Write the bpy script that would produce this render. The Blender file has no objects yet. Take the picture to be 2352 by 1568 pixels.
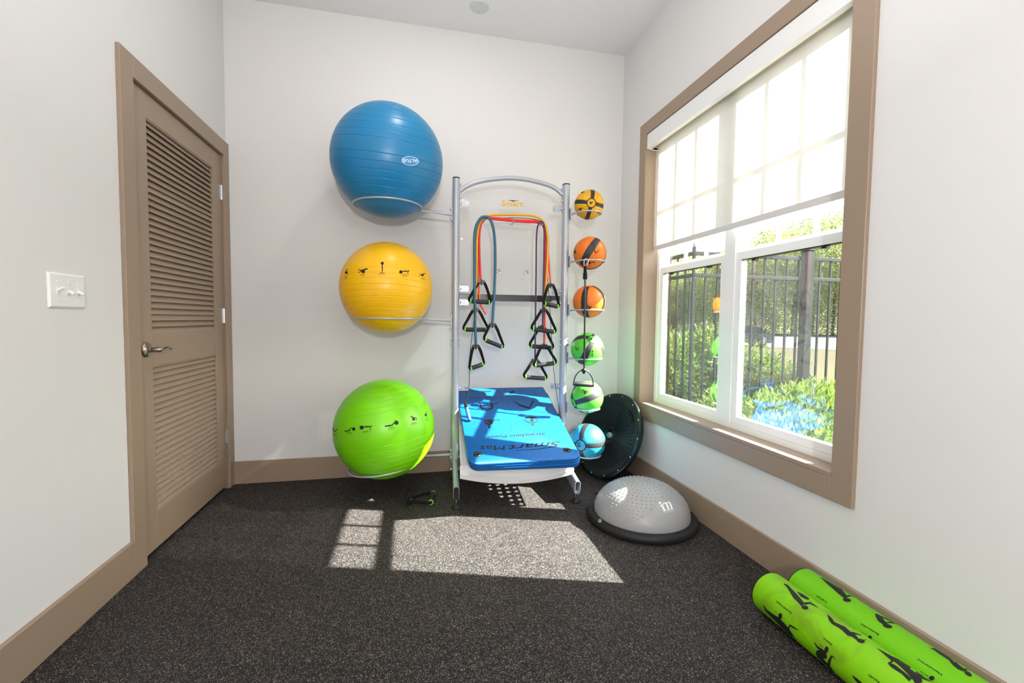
import bpy, math, random
from mathutils import Vector, Matrix, geometry
PI = math.pi
random.seed(7)
SC = bpy.context.scene
COL = SC.collection
# ------------------------------------------------------------------ camera
W, H, F = 2352, 1568, 1023.965
YAW, PITCH, ROLL = 0.217457951, -0.0496514434, 0.0114310165
CAM = Vector((0, 0, 1.09))
def _axes():
    cy, sy, cp, sp = math.cos(YAW), math.sin(YAW), math.cos(PITCH), math.sin(PITCH)
    f = Vector((sy*cp, cy*cp, sp)); r = Vector((cy, -sy, 0)); u = r.cross(f)
    c, s = math.cos(ROLL), math.sin(ROLL)
    return r*c + u*s, u*c - r*s, f
CR, CU, CF = _axes()
cd = bpy.data.cameras.new('camera'); cam = bpy.data.objects.new('camera', cd); COL.objects.link(cam)
cd.sensor_width = 36; cd.lens = 36*F/W; cd.clip_start = 0.02; cd.clip_end = 500
cam.matrix_world = Matrix(((CR.x, CU.x, -CF.x, CAM.x), (CR.y, CU.y, -CF.y, CAM.y), (CR.z, CU.z, -CF.z, CAM.z), (0, 0, 0, 1)))
SC.camera = cam
# ------------------------------------------------------------------ world, sun, lamps, exposure
SC.view_settings.view_transform = 'Standard'; SC.view_settings.look = 'None'
SC.view_settings.gamma = 1; SC.view_settings.exposure = 0.0; SC.view_settings.use_curve_mapping = False
SUN_DIR = Vector((-1.25, 0.386, -1.0)).normalized()
wd = bpy.data.worlds.new('sky'); SC.world = wd; wd.use_nodes = True
nt = wd.node_tree; nt.nodes.clear()
sky = nt.nodes.new('ShaderNodeTexSky'); sky.sky_type = 'NISHITA'; sky.sun_disc = False
sky.sun_elevation = math.radians(37.4); sky.sun_rotation = math.atan2(-SUN_DIR.x, -SUN_DIR.y)
sky.air_density = 1.0; sky.dust_density = 3.0; sky.ozone_density = 1.0
bg = nt.nodes.new('ShaderNodeBackground'); wo = nt.nodes.new('ShaderNodeOutputWorld')
nt.links.new(sky.outputs[0], bg.inputs[0]); nt.links.new(bg.outputs[0], wo.inputs[0])
bg.inputs[1].default_value = 0.62
def lamp(name, kind, loc, power, color=(1, 1, 1), size=0.1, direction=None, shape=None):
    d = bpy.data.lights.new(name, kind); d.energy = power; d.color = color
    if kind == 'AREA':
        d.shape = shape or 'DISK'; d.size = size
    elif kind == 'SUN': d.angle = size
    else: d.shadow_soft_size = size
    o = bpy.data.objects.new(name, d); COL.objects.link(o); o.location = loc
    if direction is not None: o.rotation_mode = 'QUATERNION'; o.rotation_quaternion = Vector(direction).to_track_quat('-Z', 'Y')
    return o
lamp('sun', 'SUN', (8, -3, 8), 62, (1.0, 0.955, 0.90), math.radians(0.55), SUN_DIR)
lamp('camera_flash', 'POINT', (0.0, -1.2, 1.50), 132, (1.0, 0.985, 0.975), 0.05)
lamp('added_bounce_fill', 'AREA', (0.1, 0.6, 2.0), 19, (1.0, 0.985, 0.975), 0.3, (0, 0.30, 1))  # added upward fill light, brightens the ceiling and upper walls
for i, (x, y) in enumerate(((0.15, 2.2), (0.15, 0.2), (0.15, -1.8))):
    lamp('recessed_lamp', 'AREA', (x, y, 3.05), 6, (1.0, 0.93, 0.84), 0.16, (0, 0, -1))
lamp('added_ceiling_fill', 'AREA', (0.15, -1.8, 3.04), 5, (1.0, 0.97, 0.93), 1.6, (0, 0, -1), 'SQUARE')  # added unseen fill light behind the camera, evens out the walls
# ------------------------------------------------------------------ pixel-of-the-photo helpers: ray through a pixel meets a REAL surface
def ray(px, py): return (CR*((px-W/2)/F) - CU*((py-H/2)/F) + CF)
def pj(P):
    d = Vector(P)-CAM; return (W/2+F*d.dot(CR)/d.dot(CF), H/2-F*d.dot(CU)/d.dot(CF))
def at(px, py, ax, v):
    d = ray(px, py); return CAM + d*((v-CAM[ax])/d[ax])
def on_plane(P, N):
    P = Vector(P); N = Vector(N).normalized()
    def f(px, py):
        d = ray(px, py); return CAM + d*((P-CAM).dot(N)/d.dot(N)), N if d.dot(N) < 0 else -N
    return f
def on_sphere(c, r):
    c = Vector(c)
    def f(px, py):
        d = ray(px, py).normalized(); o = CAM-c; b = o.dot(d); q = b*b-(o.dot(o)-r*r)
        if q < 0: return None
        p = CAM + d*(-b-math.sqrt(q)); return p, (p-c).normalized()
    return f
def on_ycyl(cx, cz, r):
    def f(px, py):
        d = ray(px, py); ox, oz = CAM.x-cx, CAM.z-cz
        a = d.x*d.x+d.z*d.z; b = ox*d.x+oz*d.z; q = b*b-a*(ox*ox+oz*oz-r*r)
        if q < 0: return None
        t = (-b-math.sqrt(q))/a; p = CAM+d*t
        return p, Vector((p.x-cx, 0, p.z-cz)).normalized()
    return f
# ------------------------------------------------------------------ materials
MATS = {}
def srgb(r, g, b):
    return tuple(((c/255)/12.92 if c/255 <= 0.04045 else ((c/255+0.055)/1.055)**2.4) for c in (r, g, b))
def mat(name, col, rough=0.5, metal=0.0, spec=0.5, noise=None, bump=None, coat=0.0):
    """noise=(scale, amount): colour mottling; bump=(scale, strength, distance)"""
    if name in MATS: return MATS[name]
    m = bpy.data.materials.new(name); m.use_nodes = True; n = m.node_tree.nodes; l = m.node_tree.links
    b = n['Principled BSDF']; b.inputs['Base Color'].default_value = (*col, 1); b.inputs['Roughness'].default_value = rough
    b.inputs['Metallic'].default_value = metal; b.inputs['Specular IOR Level'].default_value = spec
    b.inputs['Coat Weight'].default_value = coat
    tc = n.new('ShaderNodeTexCoord')
    if noise:
        t = n.new('ShaderNodeTexNoise'); t.inputs['Scale'].default_value = noise[0]; t.inputs['Detail'].default_value = 4
        l.new(tc.outputs['Object'], t.inputs['Vector'])
        mx = n.new('ShaderNodeMix'); mx.data_type = 'RGBA'; l.new(t.outputs['Fac'], mx.inputs['Factor'])
        mx.inputs['A'].default_value = (*[c*(1-noise[1]) for c in col], 1); mx.inputs['B'].default_value = (*[min(1, c*(1+noise[1])) for c in col], 1)
        l.new(mx.outputs['Result'], b.inputs['Base Color'])
    if bump:
        t = n.new('ShaderNodeTexNoise'); t.inputs['Scale'].default_value = bump[0]; t.inputs['Detail'].default_value = 3
        l.new(tc.outputs['Object'], t.inputs['Vector'])
        bp = n.new('ShaderNodeBump'); bp.inputs['Strength'].default_value = bump[1]; bp.inputs['Distance'].default_value = bump[2]
        l.new(t.outputs['Fac'], bp.inputs['Height']); l.new(bp.outputs['Normal'], b.inputs['Normal'])
    MATS[name] = m; return m
def thin_glass(name, tint=(1, 1, 1), refl=1.0, rough=0.0, veil=0.0):
    m = bpy.data.materials.new(name); m.use_nodes = True; n = m.node_tree.nodes; l = m.node_tree.links; n.clear()
    o = n.new('ShaderNodeOutputMaterial'); t = n.new('ShaderNodeBsdfTransparent'); t.inputs[0].default_value = (*tint, 1)
    g = n.new('ShaderNodeBsdfGlossy'); g.inputs['Roughness'].default_value = rough
    fr = n.new('ShaderNodeFresnel'); fr.inputs[0].default_value = 1.45
    mu = n.new('ShaderNodeMath'); mu.operation = 'MULTIPLY'; mu.inputs[1].default_value = refl; l.new(fr.outputs[0], mu.inputs[0])
    mx = n.new('ShaderNodeMixShader'); l.new(mu.outputs[0], mx.inputs[0]); l.new(t.outputs[0], mx.inputs[1]); l.new(g.outputs[0], mx.inputs[2])
    out = mx.outputs[0]
    if veil:
        df = n.new('ShaderNodeBsdfDiffuse'); df.inputs[0].default_value = (0.8, 0.8, 0.8, 1)
        tc = n.new('ShaderNodeTexCoord'); ns = n.new('ShaderNodeTexNoise'); ns.inputs['Scale'].default_value = 9; ns.inputs['Detail'].default_value = 6
        l.new(tc.outputs['Object'], ns.inputs['Vector']); m3 = n.new('ShaderNodeMath'); m3.operation = 'MULTIPLY'; m3.inputs[1].default_value = veil
        l.new(ns.outputs['Fac'], m3.inputs[0]); m2 = n.new('ShaderNodeMixShader'); l.new(m3.outputs[0], m2.inputs[0]); l.new(out, m2.inputs[1]); l.new(df.outputs[0], m2.inputs[2]); out = m2.outputs[0]
    l.new(out, o.inputs[0]); MATS[name] = m; return m
M_WALL = mat('wall_paint', (0.70, 0.688, 0.682), 0.85, spec=0.15, bump=(90, 0.08, 0.003))
M_CEIL = mat('ceiling_paint', (0.80, 0.80, 0.80), 0.9, spec=0.1)
M_TRIM = mat('taupe_trim_paint', srgb(152, 132, 114), 0.38, spec=0.4, bump=(120, 0.06, 0.002))
M_WHITE = mat('white_vinyl', (0.82, 0.82, 0.82), 0.32)
M_PLATE = mat('white_plastic', (0.80, 0.80, 0.80), 0.25)
M_SIL = mat('silver_powder_coat', srgb(172, 176, 184), 0.33, 0.25, 0.5)
M_ZINC = mat('zinc_hardware', (0.62, 0.62, 0.64), 0.22, 1.0)
M_STEEL = mat('brushed_nickel', srgb(165, 155, 145), 0.28, 1.0)
M_BLK = mat('black_rubber', (0.012, 0.012, 0.013), 0.55, spec=0.35)
M_BLKS = mat('black_plastic', (0.012, 0.012, 0.012), 0.28)
M_INK = mat('black_ink', (0.012, 0.012, 0.014), 0.6, spec=0.3)
M_LIME = mat('lime_plastic', srgb(110, 225, 30), 0.35)
M_STRAP = mat('black_webbing', (0.010, 0.010, 0.010), 0.8, spec=0.2)
M_DARK = mat('closet_dark_paint', (0.03, 0.028, 0.025), 0.9, spec=0.1)  # darkness of the unlit closet put into the colour
M_TRAY = mat('white_powder_coat', (0.74, 0.74, 0.74), 0.4)
M_GLASS_HAZE = thin_glass('hazy_window_glass', (0.95, 0.985, 0.97), 0.28, veil=0.05)
M_GLASS = thin_glass('window_glass', (0.95, 0.985, 0.97), 0.35, veil=0.010)
M_ACRYL = thin_glass('clear_acrylic', (0.99, 0.992, 0.99), 0.3)
M_PEG = thin_glass('clear_peg', (0.90, 0.90, 0.90), 2.2, 0.05)
def floor_mat():
    m = bpy.data.materials.new('speckled_rubber'); m.use_nodes = True; n = m.node_tree.nodes; l = m.node_tree.links
    b = n['Principled BSDF']; b.inputs['Roughness'].default_value = 0.72; b.inputs['Specular IOR Level'].default_value = 0.28
    tc = n.new('ShaderNodeTexCoord'); ds = n.new('ShaderNodeTexNoise'); ds.inputs['Scale'].default_value = 160
    l.new(tc.outputs['Object'], ds.inputs['Vector'])
    vm = n.new('ShaderNodeVectorMath'); vm.operation = 'SCALE'; vm.inputs['Scale'].default_value = 0.004; l.new(ds.outputs['Color'], vm.inputs[0])
    va = n.new('ShaderNodeVectorMath'); l.new(tc.outputs['Object'], va.inputs[0]); l.new(vm.outputs[0], va.inputs[1])
    prev = None
    def layer(scale, thr, ca, cb, prev):
        v = n.new('ShaderNodeTexVoronoi'); v.inputs['Scale'].default_value = scale; l.new(va.outputs[0], v.inputs['Vector'])
        sx = n.new('ShaderNodeSeparateColor'); l.new(v.outputs['Color'], sx.inputs[0])
        g = n.new('ShaderNodeMath'); g.operation = 'GREATER_THAN'; g.inputs[1].default_value = thr; l.new(sx.outputs[0], g.inputs[0])
        c = n.new('ShaderNodeMix'); c.data_type = 'RGBA'; l.new(sx.outputs[1], c.inputs['Factor']); c.inputs['A'].default_value = (*ca, 1); c.inputs['B'].default_value = (*cb, 1)
        mx = n.new('ShaderNodeMix'); mx.data_type = 'RGBA'; l.new(g.outputs[0], mx.inputs['Factor'])
        if prev is None: mx.inputs['A'].default_value = (0.0070, 0.0070, 0.0078, 1)
        else: l.new(prev, mx.inputs['A'])
        l.new(c.outputs['Result'], mx.inputs['B']); return mx.outputs['Result'], g.outputs[0]
    p, g1 = layer(400, 0.72, (0.020, 0.018, 0.018), (0.088, 0.074, 0.068), None)
    p, g2 = layer(520, 0.945, (0.28, 0.28, 0.28), (0.42, 0.25, 0.16), p)
    sm = n.new('ShaderNodeTexNoise'); sm.inputs['Scale'].default_value = 1.6; sm.inputs['Detail'].default_value = 5; l.new(tc.outputs['Object'], sm.inputs['Vector'])
    mr = n.new('ShaderNodeMapRange'); mr.inputs[1].default_value = 0.45; mr.inputs[2].default_value = 0.75; mr.inputs[3].default_value = 0.0; mr.inputs[4].default_value = 0.007
    l.new(sm.outputs['Fac'], mr.inputs[0])
    ad = n.new('ShaderNodeVectorMath'); l.new(p, ad.inputs[0]); l.new(mr.outputs[0], ad.inputs[1]); l.new(ad.outputs[0], b.inputs['Base Color'])
    bp = n.new('ShaderNodeBump'); bp.inputs['Strength'].default_value = 0.5; bp.inputs['Distance'].default_value = 0.001
    l.new(g1, bp.inputs['Height']); l.new(bp.outputs['Normal'], b.inputs['Normal'])
    return m
M_FLOOR = floor_mat()
def shade_mat():
    m = bpy.data.materials.new('shade_fabric'); m.use_nodes = True; n = m.node_tree.nodes; l = m.node_tree.links; n.clear()
    o = n.new('ShaderNodeOutputMaterial'); d = n.new('ShaderNodeBsdfDiffuse'); t = n.new('ShaderNodeBsdfTranslucent'); p = n.new('ShaderNodeBsdfTransparent')
    d.inputs[0].default_value = (0.78, 0.775, 0.75, 1); t.inputs[0].default_value = (0.82, 0.76, 0.66, 1)
    a = n.new('ShaderNodeMixShader'); a.inputs[0].default_value = 0.20; l.new(d.outputs[0], a.inputs[1]); l.new(t.outputs[0], a.inputs[2])
    c = n.new('ShaderNodeMixShader'); c.inputs[0].default_value = 0.17; l.new(a.outputs[0], c.inputs[1]); l.new(p.outputs[0], c.inputs[2]); l.new(c.outputs[0], o.inputs[0])
    return m
M_SHADE = shade_mat()
def leaf_mat(name, ca, cb, scale):
    m = bpy.data.materials.new(name); m.use_nodes = True; n = m.node_tree.nodes; l = m.node_tree.links; n.clear()
    o = n.new('ShaderNodeOutputMaterial'); tc = n.new('ShaderNodeTexCoord'); t = n.new('ShaderNodeTexNoise'); t.inputs['Scale'].default_value = scale; t.inputs['Detail'].default_value = 2
    l.new(tc.outputs['Object'], t.inputs['Vector']); mx = n.new('ShaderNodeMix'); mx.data_type = 'RGBA'
    mr = n.new('ShaderNodeMapRange'); mr.inputs[1].default_value = 0.35; mr.inputs[2].default_value = 0.65; l.new(t.outputs['Fac'], mr.inputs[0]); l.new(mr.outputs[0], mx.inputs['Factor'])
    mx.inputs['A'].default_value = (*ca, 1); mx.inputs['B'].default_value = (*cb, 1)
    d = n.new('ShaderNodeBsdfPrincipled'); d.inputs['Roughness'].default_value = 0.42; d.inputs['Specular IOR Level'].default_value = 0.15; l.new(mx.outputs['Result'], d.inputs['Base Color'])
    s = n.new('ShaderNodeBsdfTranslucent'); l.new(mx.outputs['Result'], s.inputs[0])
    a = n.new('ShaderNodeMixShader'); a.inputs[0].default_value = 0.35; l.new(d.outputs[0], a.inputs[1]); l.new(s.outputs[0], a.inputs[2]); l.new(a.outputs[0], o.inputs[0])
    return m
M_LEAF = leaf_mat('shrub_leaf', (0.050, 0.110, 0.020), (0.170, 0.220, 0.030), 14)
M_TREE = leaf_mat('tree_leaf', (0.160, 0.250, 0.095), (0.600, 0.600, 0.180), 0.8)
M_BARK = mat('bark', (0.035, 0.028, 0.02), 0.9, spec=0.1)
M_FENCE = mat('dark_fence_steel', (0.0060, 0.0068, 0.0080), 0.6, spec=0.15)
# ------------------------------------------------------------------ mesh builder and scene graph
WM = {}                                   # object -> world matrix
class MB:
    def __init__(s): s.v = []; s.f = []; s.mi = []
    def add(s, vs, fs, M=None, mi=0):
        o = len(s.v); s.v += [(M @ Vector(v)) if M else Vector(v) for v in vs]
        s.f += [tuple(i+o for i in f) for f in fs]; s.mi += [mi]*len(fs); return s
    def box(s, a, b, M=None, mi=0, bev=0.0):
        (x0, y0, z0), (x1, y1, z1) = a, b
        x0, x1 = sorted((x0, x1)); y0, y1 = sorted((y0, y1)); z0, z1 = sorted((z0, z1))
        if bev <= 0:
            vs = [(x, y, z) for x in (x0, x1) for y in (y0, y1) for z in (z0, z1)]
            return s.add(vs, [(0, 1, 3, 2), (4, 6, 7, 5), (0, 4, 5, 1), (2, 3, 7, 6), (0, 2, 6, 4), (1, 5, 7, 3)], M, mi)
        k = bev; vs = []; idx = {}
        for i in (0, 1):
            for j in (0, 1):
                for h in (0, 1):
                    X, Y, Z = (x0, x1)[i], (y0, y1)[j], (z0, z1)[h]; sx, sy, sz = (k, -k)[i], (k, -k)[j], (k, -k)[h]
                    for ax, p in (('x', (X, Y+sy, Z+sz)), ('y', (X+sx, Y, Z+sz)), ('z', (X+sx, Y+sy, Z))):
                        idx[(i, j, h, ax)] = len(vs); vs.append(p)
        fs = []
        for i in (0, 1): fs.append([idx[(i, j, h, 'x')] for j, h in ((0, 0), (1, 0), (1, 1), (0, 1))])
        for j in (0, 1): fs.append([idx[(i, j, h, 'y')] for i, h in ((0, 0), (1, 0), (1, 1), (0, 1))])
        for h in (0, 1): fs.append([idx[(i, j, h, 'z')] for i, j in ((0, 0), (1, 0), (1, 1), (0, 1))])
        for i in (0, 1):
            for j in (0, 1): fs.append([idx[(i, j, 0, 'x')], idx[(i, j, 1, 'x')], idx[(i, j, 1, 'y')], idx[(i, j, 0, 'y')]])
            for h in (0, 1): fs.append([idx[(i, 0, h, 'x')], idx[(i, 1, h, 'x')], idx[(i, 1, h, 'z')], idx[(i, 0, h, 'z')]])
            for j in (0, 1):
                for h in (0, 1): fs.append([idx[(i, j, h, a)] for a in 'xyz'])
        for j in (0, 1):
            for h in (0, 1): fs.append([idx[(0, j, h, 'y')], idx[(1, j, h, 'y')], idx[(1, j, h, 'z')], idx[(0, j, h, 'z')]])
        return s.add(vs, fs, M, mi)
    def tube(s, pts, r, seg=12, caps=True, M=None, mi=0, closed=False, prof=None):
        """sweep a circle (or prof: list of 2D points) along pts; r number or list"""
        pts = [Vector(p) for p in pts]; n = len(pts)
        R = r if isinstance(r, (list, tuple)) else [r]*n
        T = [((pts[(i+1) % n] if (closed or i < n-1) else pts[i]) - (pts[i-1] if (closed or i > 0) else pts[i])).normalized() for i in range(n)]
        up = Vector((0, 0, 1)) if abs(T[0].z) < 0.9 else Vector((0, 1, 0))
        a = T[0].cross(up).normalized(); vs = []
        m = len(prof) if prof else seg
        for i in range(n):
            a = (a - T[i]*a.dot(T[i])).normalized(); b = T[i].cross(a)
            for k in range(m):
                if prof: u, w = prof[k]
                else: u, w = math.cos(2*PI*k/m), math.sin(2*PI*k/m)
                vs.append(pts[i] + a*(u*R[i]) + b*(w*R[i]))
        fs = []
        for i in range(n if closed else n-1):
            j = (i+1) % n
            for k in range(m):
                q = (k+1) % m; fs.append((i*m+k, i*m+q, j*m+q, j*m+k))
        if caps and not closed: fs.append(tuple(range(m-1, -1, -1))); fs.append(tuple((n-1)*m+k for k in range(m)))
        return s.add(vs, fs, M, mi)
    def lathe(s, prof, seg=32, M=None, mi=0):
        """prof: list of (radius, z)"""
        vs = []; fs = []; rows = []
        for r, z in prof:
            if r < 1e-6: rows.append([len(vs)]*seg); vs.append((0, 0, z))
            else: rows.append([len(vs)+k for k in range(seg)]); vs += [(r*math.cos(2*PI*k/seg), r*math.sin(2*PI*k/seg), z) for k in range(seg)]
        for a, b in zip(rows, rows[1:]):
            for k in range(seg):
                q = (k+1) % seg; f = []
                for t in (a[k], a[q], b[q], b[k]):
                    if t not in f: f.append(t)
                if len(f) > 2: fs.append(tuple(f))
        return s.add(vs, fs, M, mi)
    def prism(s, poly, z0, z1, M=None, mi=0):
        n = len(poly); vs = [(x, y, z0) for x, y in poly]+[(x, y, z1) for x, y in poly]
        fs = [tuple(range(n-1, -1, -1)), tuple(range(n, 2*n))]+[(k, (k+1) % n, n+(k+1) % n, n+k) for k in range(n)]
        return s.add(vs, fs, M, mi)
    def ribbon(s, pts, width, thick, side, M=None):
        """flat strap along pts; side: unit vector(s) across the strap"""
        pts = [Vector(p) for p in pts]; n = len(pts); vs = []
        for i in range(n):
            t = (pts[min(i+1, n-1)]-pts[max(i-1, 0)]).normalized(); sd = Vector(side[i] if isinstance(side, list) else side)
            sd = (sd-t*sd.dot(t)).normalized(); nn = t.cross(sd)
            for u, w in ((-1, -1), (1, -1), (1, 1), (-1, 1)): vs.append(pts[i]+sd*(u*width/2)+nn*(w*thick/2))
        fs = [(0, 1, 2, 3), tuple((n-1)*4+k for k in (3, 2, 1, 0))]
        for i in range(n-1):
            for k in range(4): q = (k+1) % 4; fs.append((i*4+k, i*4+q, (i+1)*4+q, (i+1)*4+k))
        return s.add(vs, fs, M)
    def mesh(s, name, mats, inv=None, smooth=True, angle=40):
        me = bpy.data.meshes.new(name)
        me.from_pydata([tuple(inv @ v) if inv else tuple(v) for v in s.v], [], s.f)
        for m in (mats if isinstance(mats, (list, tuple)) else [mats]): me.materials.append(m)
        if any(s.mi): me.polygons.foreach_set('material_index', s.mi)
        if len(me.polygons) and smooth:
            import bmesh
            bm = bmesh.new(); bm.from_mesh(me); bmesh.ops.recalc_face_normals(bm, faces=bm.faces)
            lim = math.radians(angle)
            for e in bm.edges: e.smooth = not (len(e.link_faces) == 2 and e.calc_face_angle(0) > lim)
            for f in bm.faces: f.smooth = True
            bm.to_mesh(me); bm.free()
        me.update(); return me
    def build(s, name, mats, parent=None, org=None, smooth=True, angle=40):
        if parent is not None: Wp = WM[parent]
        else: Wp = Matrix.Translation(Vector(org)) if org is not None else Matrix.Identity(4)
        me = s.mesh(name, mats, Wp.inverted(), smooth, angle)
        o = bpy.data.objects.new(name, me); COL.objects.link(o)
        if parent is not None: o.parent = parent
        else: o.matrix_world = Wp
        WM[o] = Wp.copy(); return o
def tag(o, label=None, cat=None, group=None, kind=None):
    if label: o['label'] = label
    if cat: o['category'] = cat
    if group: o['group'] = group
    if kind: o['kind'] = kind
    return o
def thing(name, label, cat, loc=(0, 0, 0), rotz=0.0, group=None, kind=None, M=None):
    o = bpy.data.objects.new(name, None); COL.objects.link(o); o.empty_display_size = 0.05
    m = M if M is not None else Matrix.Translation(Vector(loc)) @ Matrix.Rotation(rotz, 4, 'Z')
    o.matrix_world = m; WM[o] = m.copy(); return tag(o, label, cat, group, kind)
def inst(name, me, parent, Mw):
    """an object sharing mesh data, Mw its world matrix"""
    o = bpy.data.objects.new(name, me); COL.objects.link(o)
    if parent is not None: o.parent = parent; o.matrix_local = WM[parent].inverted() @ Mw
    else: o.matrix_world = Mw
    WM[o] = Mw.copy(); return o
def T(x, y, z): return Matrix.Translation(Vector((x, y, z)))
def frame(p, z, x=None):
    z = Vector(z).normalized(); x = Vector(x) if x else (Vector((1, 0, 0)) if abs(z.x) < 0.9 else Vector((0, 1, 0)))
    x = (x-z*x.dot(z)).normalized(); y = z.cross(x)
    return Matrix(((x.x, y.x, z.x, p[0]), (x.y, y.y, z.y, p[1]), (x.z, y.z, z.z, p[2]), (0, 0, 0, 1)))
def spline(pts, n=6):
    pts = [Vector(p) for p in pts]; out = []
    for i in range(len(pts)-1):
        p0, p1, p2, p3 = pts[max(i-1, 0)], pts[i], pts[i+1], pts[min(i+2, len(pts)-1)]
        for k in range(n):
            t = k/n; out.append(0.5*((2*p1)+(p2-p0)*t+(2*p0-5*p1+4*p2-p3)*t*t+(3*p1-p0-3*p2+p3)*t**3))
    return out+[pts[-1]]
# flat print: shapes given in photo pixels, carried onto the real surface by surf(px,py)
def pr_poly(mb, surf, tri_pts, tris, off):
    vs = []; ok = []
    for x, y in tri_pts:
        q = surf(x, y); ok.append(q is not None)
        vs.append(q[0]+q[1]*off if q else Vector((0, 0, 0)))
    tris = [t for t in tris if all(ok[i] for i in t)]
    use = sorted({i for t in tris for i in t}); idx = {o: k for k, o in enumerate(use)}
    mb.add([vs[i] for i in use], [tuple(idx[i] for i in t) for t in tris])
def pr_stroke(mb, surf, pts, off=0.0009):
    """pts: (x,y,w) in px; tapered stroke with round joints"""
    den = []
    for (x0, y0, w0), (x1, y1, w1) in zip(pts, pts[1:]):
        k = max(1, int(math.hypot(x1-x0, y1-y0)/6))
        den += [(x0+(x1-x0)*i/k, y0+(y1-y0)*i/k, w0+(w1-w0)*i/k) for i in range(k)]
    den.append(pts[-1]); g = []; n = len(den)
    for i, (x, y, w) in enumerate(den):
        a = den[max(i-1, 0)]; b = den[min(i+1, n-1)]; dx, dy = b[0]-a[0], b[1]-a[1]; L = math.hypot(dx, dy) or 1
        for u in (-1, -0.5, 0, 0.5, 1): g.append((x-dy/L*w/2*u, y+dx/L*w/2*u))
    pr_poly(mb, surf, g, [(i*5+k, i*5+k+1, i*5+5+k+1, i*5+5+k) for i in range(n-1) for k in range(4)], off)
def pr_disc(mb, surf, x, y, rx, ry=None, ang=0, off=0.0009, n=16, inner=0.0):
    ry = ry or rx; c, s = math.cos(ang), math.sin(ang); g = []; tr = []
    radii = (inner, (inner+1)/2, 1) if inner else (0.001, 0.5, 1)
    for q in radii:
        for k in range(n):
            a = 2*PI*k/n; u, v = rx*q*math.cos(a), ry*q*math.sin(a); g.append((x+u*c-v*s, y+u*s+v*c))
    for i in (0, 1):
        for k in range(n): tr.append((i*n+k, i*n+(k+1) % n, (i+1)*n+(k+1) % n, (i+1)*n+k))
    pr_poly(mb, surf, g, tr, off)
def pr_fill(mb, surf, poly, off=0.0009):
    poly = [(float(a), float(b)) for a, b in poly]
    tr = geometry.tessellate_polygon([[Vector((a, b, 0)) for a, b in poly]])
    pr_poly(mb, surf, poly, [tuple(t) for t in tr], off)
_font = {}
def text_geo(s, shear=0.0, weight=0.0):
    k = (s, shear, weight)
    if k in _font: return _font[k]
    c = bpy.data.curves.new('lettering', 'FONT'); c.body = s; c.size = 1; c.shear = shear; c.offset = weight; c.resolution_u = 3
    o = bpy.data.objects.new('lettering', c); me = bpy.data.meshes.new_from_object(o)
    vs = [(v.co.x, v.co.y) for v in me.vertices]; fs = [tuple(p.vertices) for p in me.polygons]
    bpy.data.objects.remove(o); bpy.data.curves.remove(c); bpy.data.meshes.remove(me)
    x0 = min(v[0] for v in vs); x1 = max(v[0] for v in vs)
    _font[k] = ([((v[0]-x0)/(x1-x0), v[1]/0.729) for v in vs], fs); return _font[k]
def pr_text(mb, surf, s, p0, p1, up, off=0.0009, shear=0.0, weight=0.0):
    """p0,p1: baseline start/end px, up: px vector of cap height"""
    vs, fs = text_geo(s, shear, weight)
    pr_poly(mb, surf, [(p0[0]+(p1[0]-p0[0])*x+up[0]*y, p0[1]+(p1[1]-p0[1])*x+up[1]*y) for x, y in vs], fs, off)

# ================================================================== THE ROOM
XL, XR, YB, YF, ZC = -1.150, 1.536, 3.172, -3.0, 3.06
tag(MB().box((XL-0.4, YF-0.2, -0.15), (XR+0.2, YB+0.2, 0)).build('floor', M_FLOOR, org=(0, 0, 0), smooth=False), 'black rubber floor with pale and tan speckles', 'floor', kind='structure')
tag(MB().box((XL-0.4, YF-0.2, ZC), (XR+0.2, YB+0.2, ZC+0.15)).build('ceiling', M_CEIL, smooth=False), 'plain white ceiling', 'ceiling', kind='structure')
tag(MB().box((XL-0.4, YB, 0), (XR+0.2, YB+0.2, ZC)).build('wall_back', M_WALL, smooth=False), 'light grey wall behind the equipment rack', 'wall', kind='structure')
tag(MB().box((XL-0.4, YF-0.2, 0), (XR+0.2, YF, ZC)).build('wall_front', M_WALL, smooth=False), 'light grey wall behind the camera', 'wall', kind='structure')
DY0, DY1, DZ = 2.194, 3.100, 2.074
wl = MB().box((XL-0.13, YF, 0), (XL, DY0-0.012, ZC)).box((XL-0.13, DY1+0.012, 0), (XL, YB, ZC)).box((XL-0.13, DY0-0.012, DZ+0.012), (XL, DY1+0.012, ZC)).box((XL-0.4, YF, 0), (XL-0.35, YB, ZC))
tag(wl.build('wall_left', M_WALL, smooth=False), 'light grey wall with the louvred door and light switches', 'wall', kind='structure')
WY0, WY1, WZ0, WZ1 = 1.342, 2.790, 0.533, 2.337
wr = MB().box((XR, YF, 0), (XR+0.158, WY0-0.014, ZC)).box((XR, WY1+0.014, 0), (XR+0.158, YB, ZC)).box((XR, WY0-0.014, 0), (XR+0.158, WY1+0.014, WZ0-0.02)).box((XR, WY0-0.014, WZ1+0.014), (XR+0.158, WY1+0.014, ZC))
tag(wr.build('wall_right', M_WALL, smooth=False), 'light grey wall with the big window', 'wall', kind='structure')
BH = 0.149
tag(MB().box((XL, YB-0.012, 0), (XR, YB, BH), bev=0.002).build('baseboard_back', M_TRIM, smooth=False), 'taupe baseboard along the back wall', 'baseboard', kind='structure')
tag(MB().box((XL, YF, 0), (XL+0.016, DY0-0.087, BH), bev=0.002).build('baseboard_left', M_TRIM, smooth=False), 'taupe baseboard left of the door', 'baseboard', kind='structure')
tag(MB().box((XR-0.014, YF, 0), (XR, YB-0.012, BH-0.004), bev=0.002).build('baseboard_right', M_TRIM, smooth=False), 'taupe baseboard under the window', 'baseboard', kind='structure')
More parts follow.
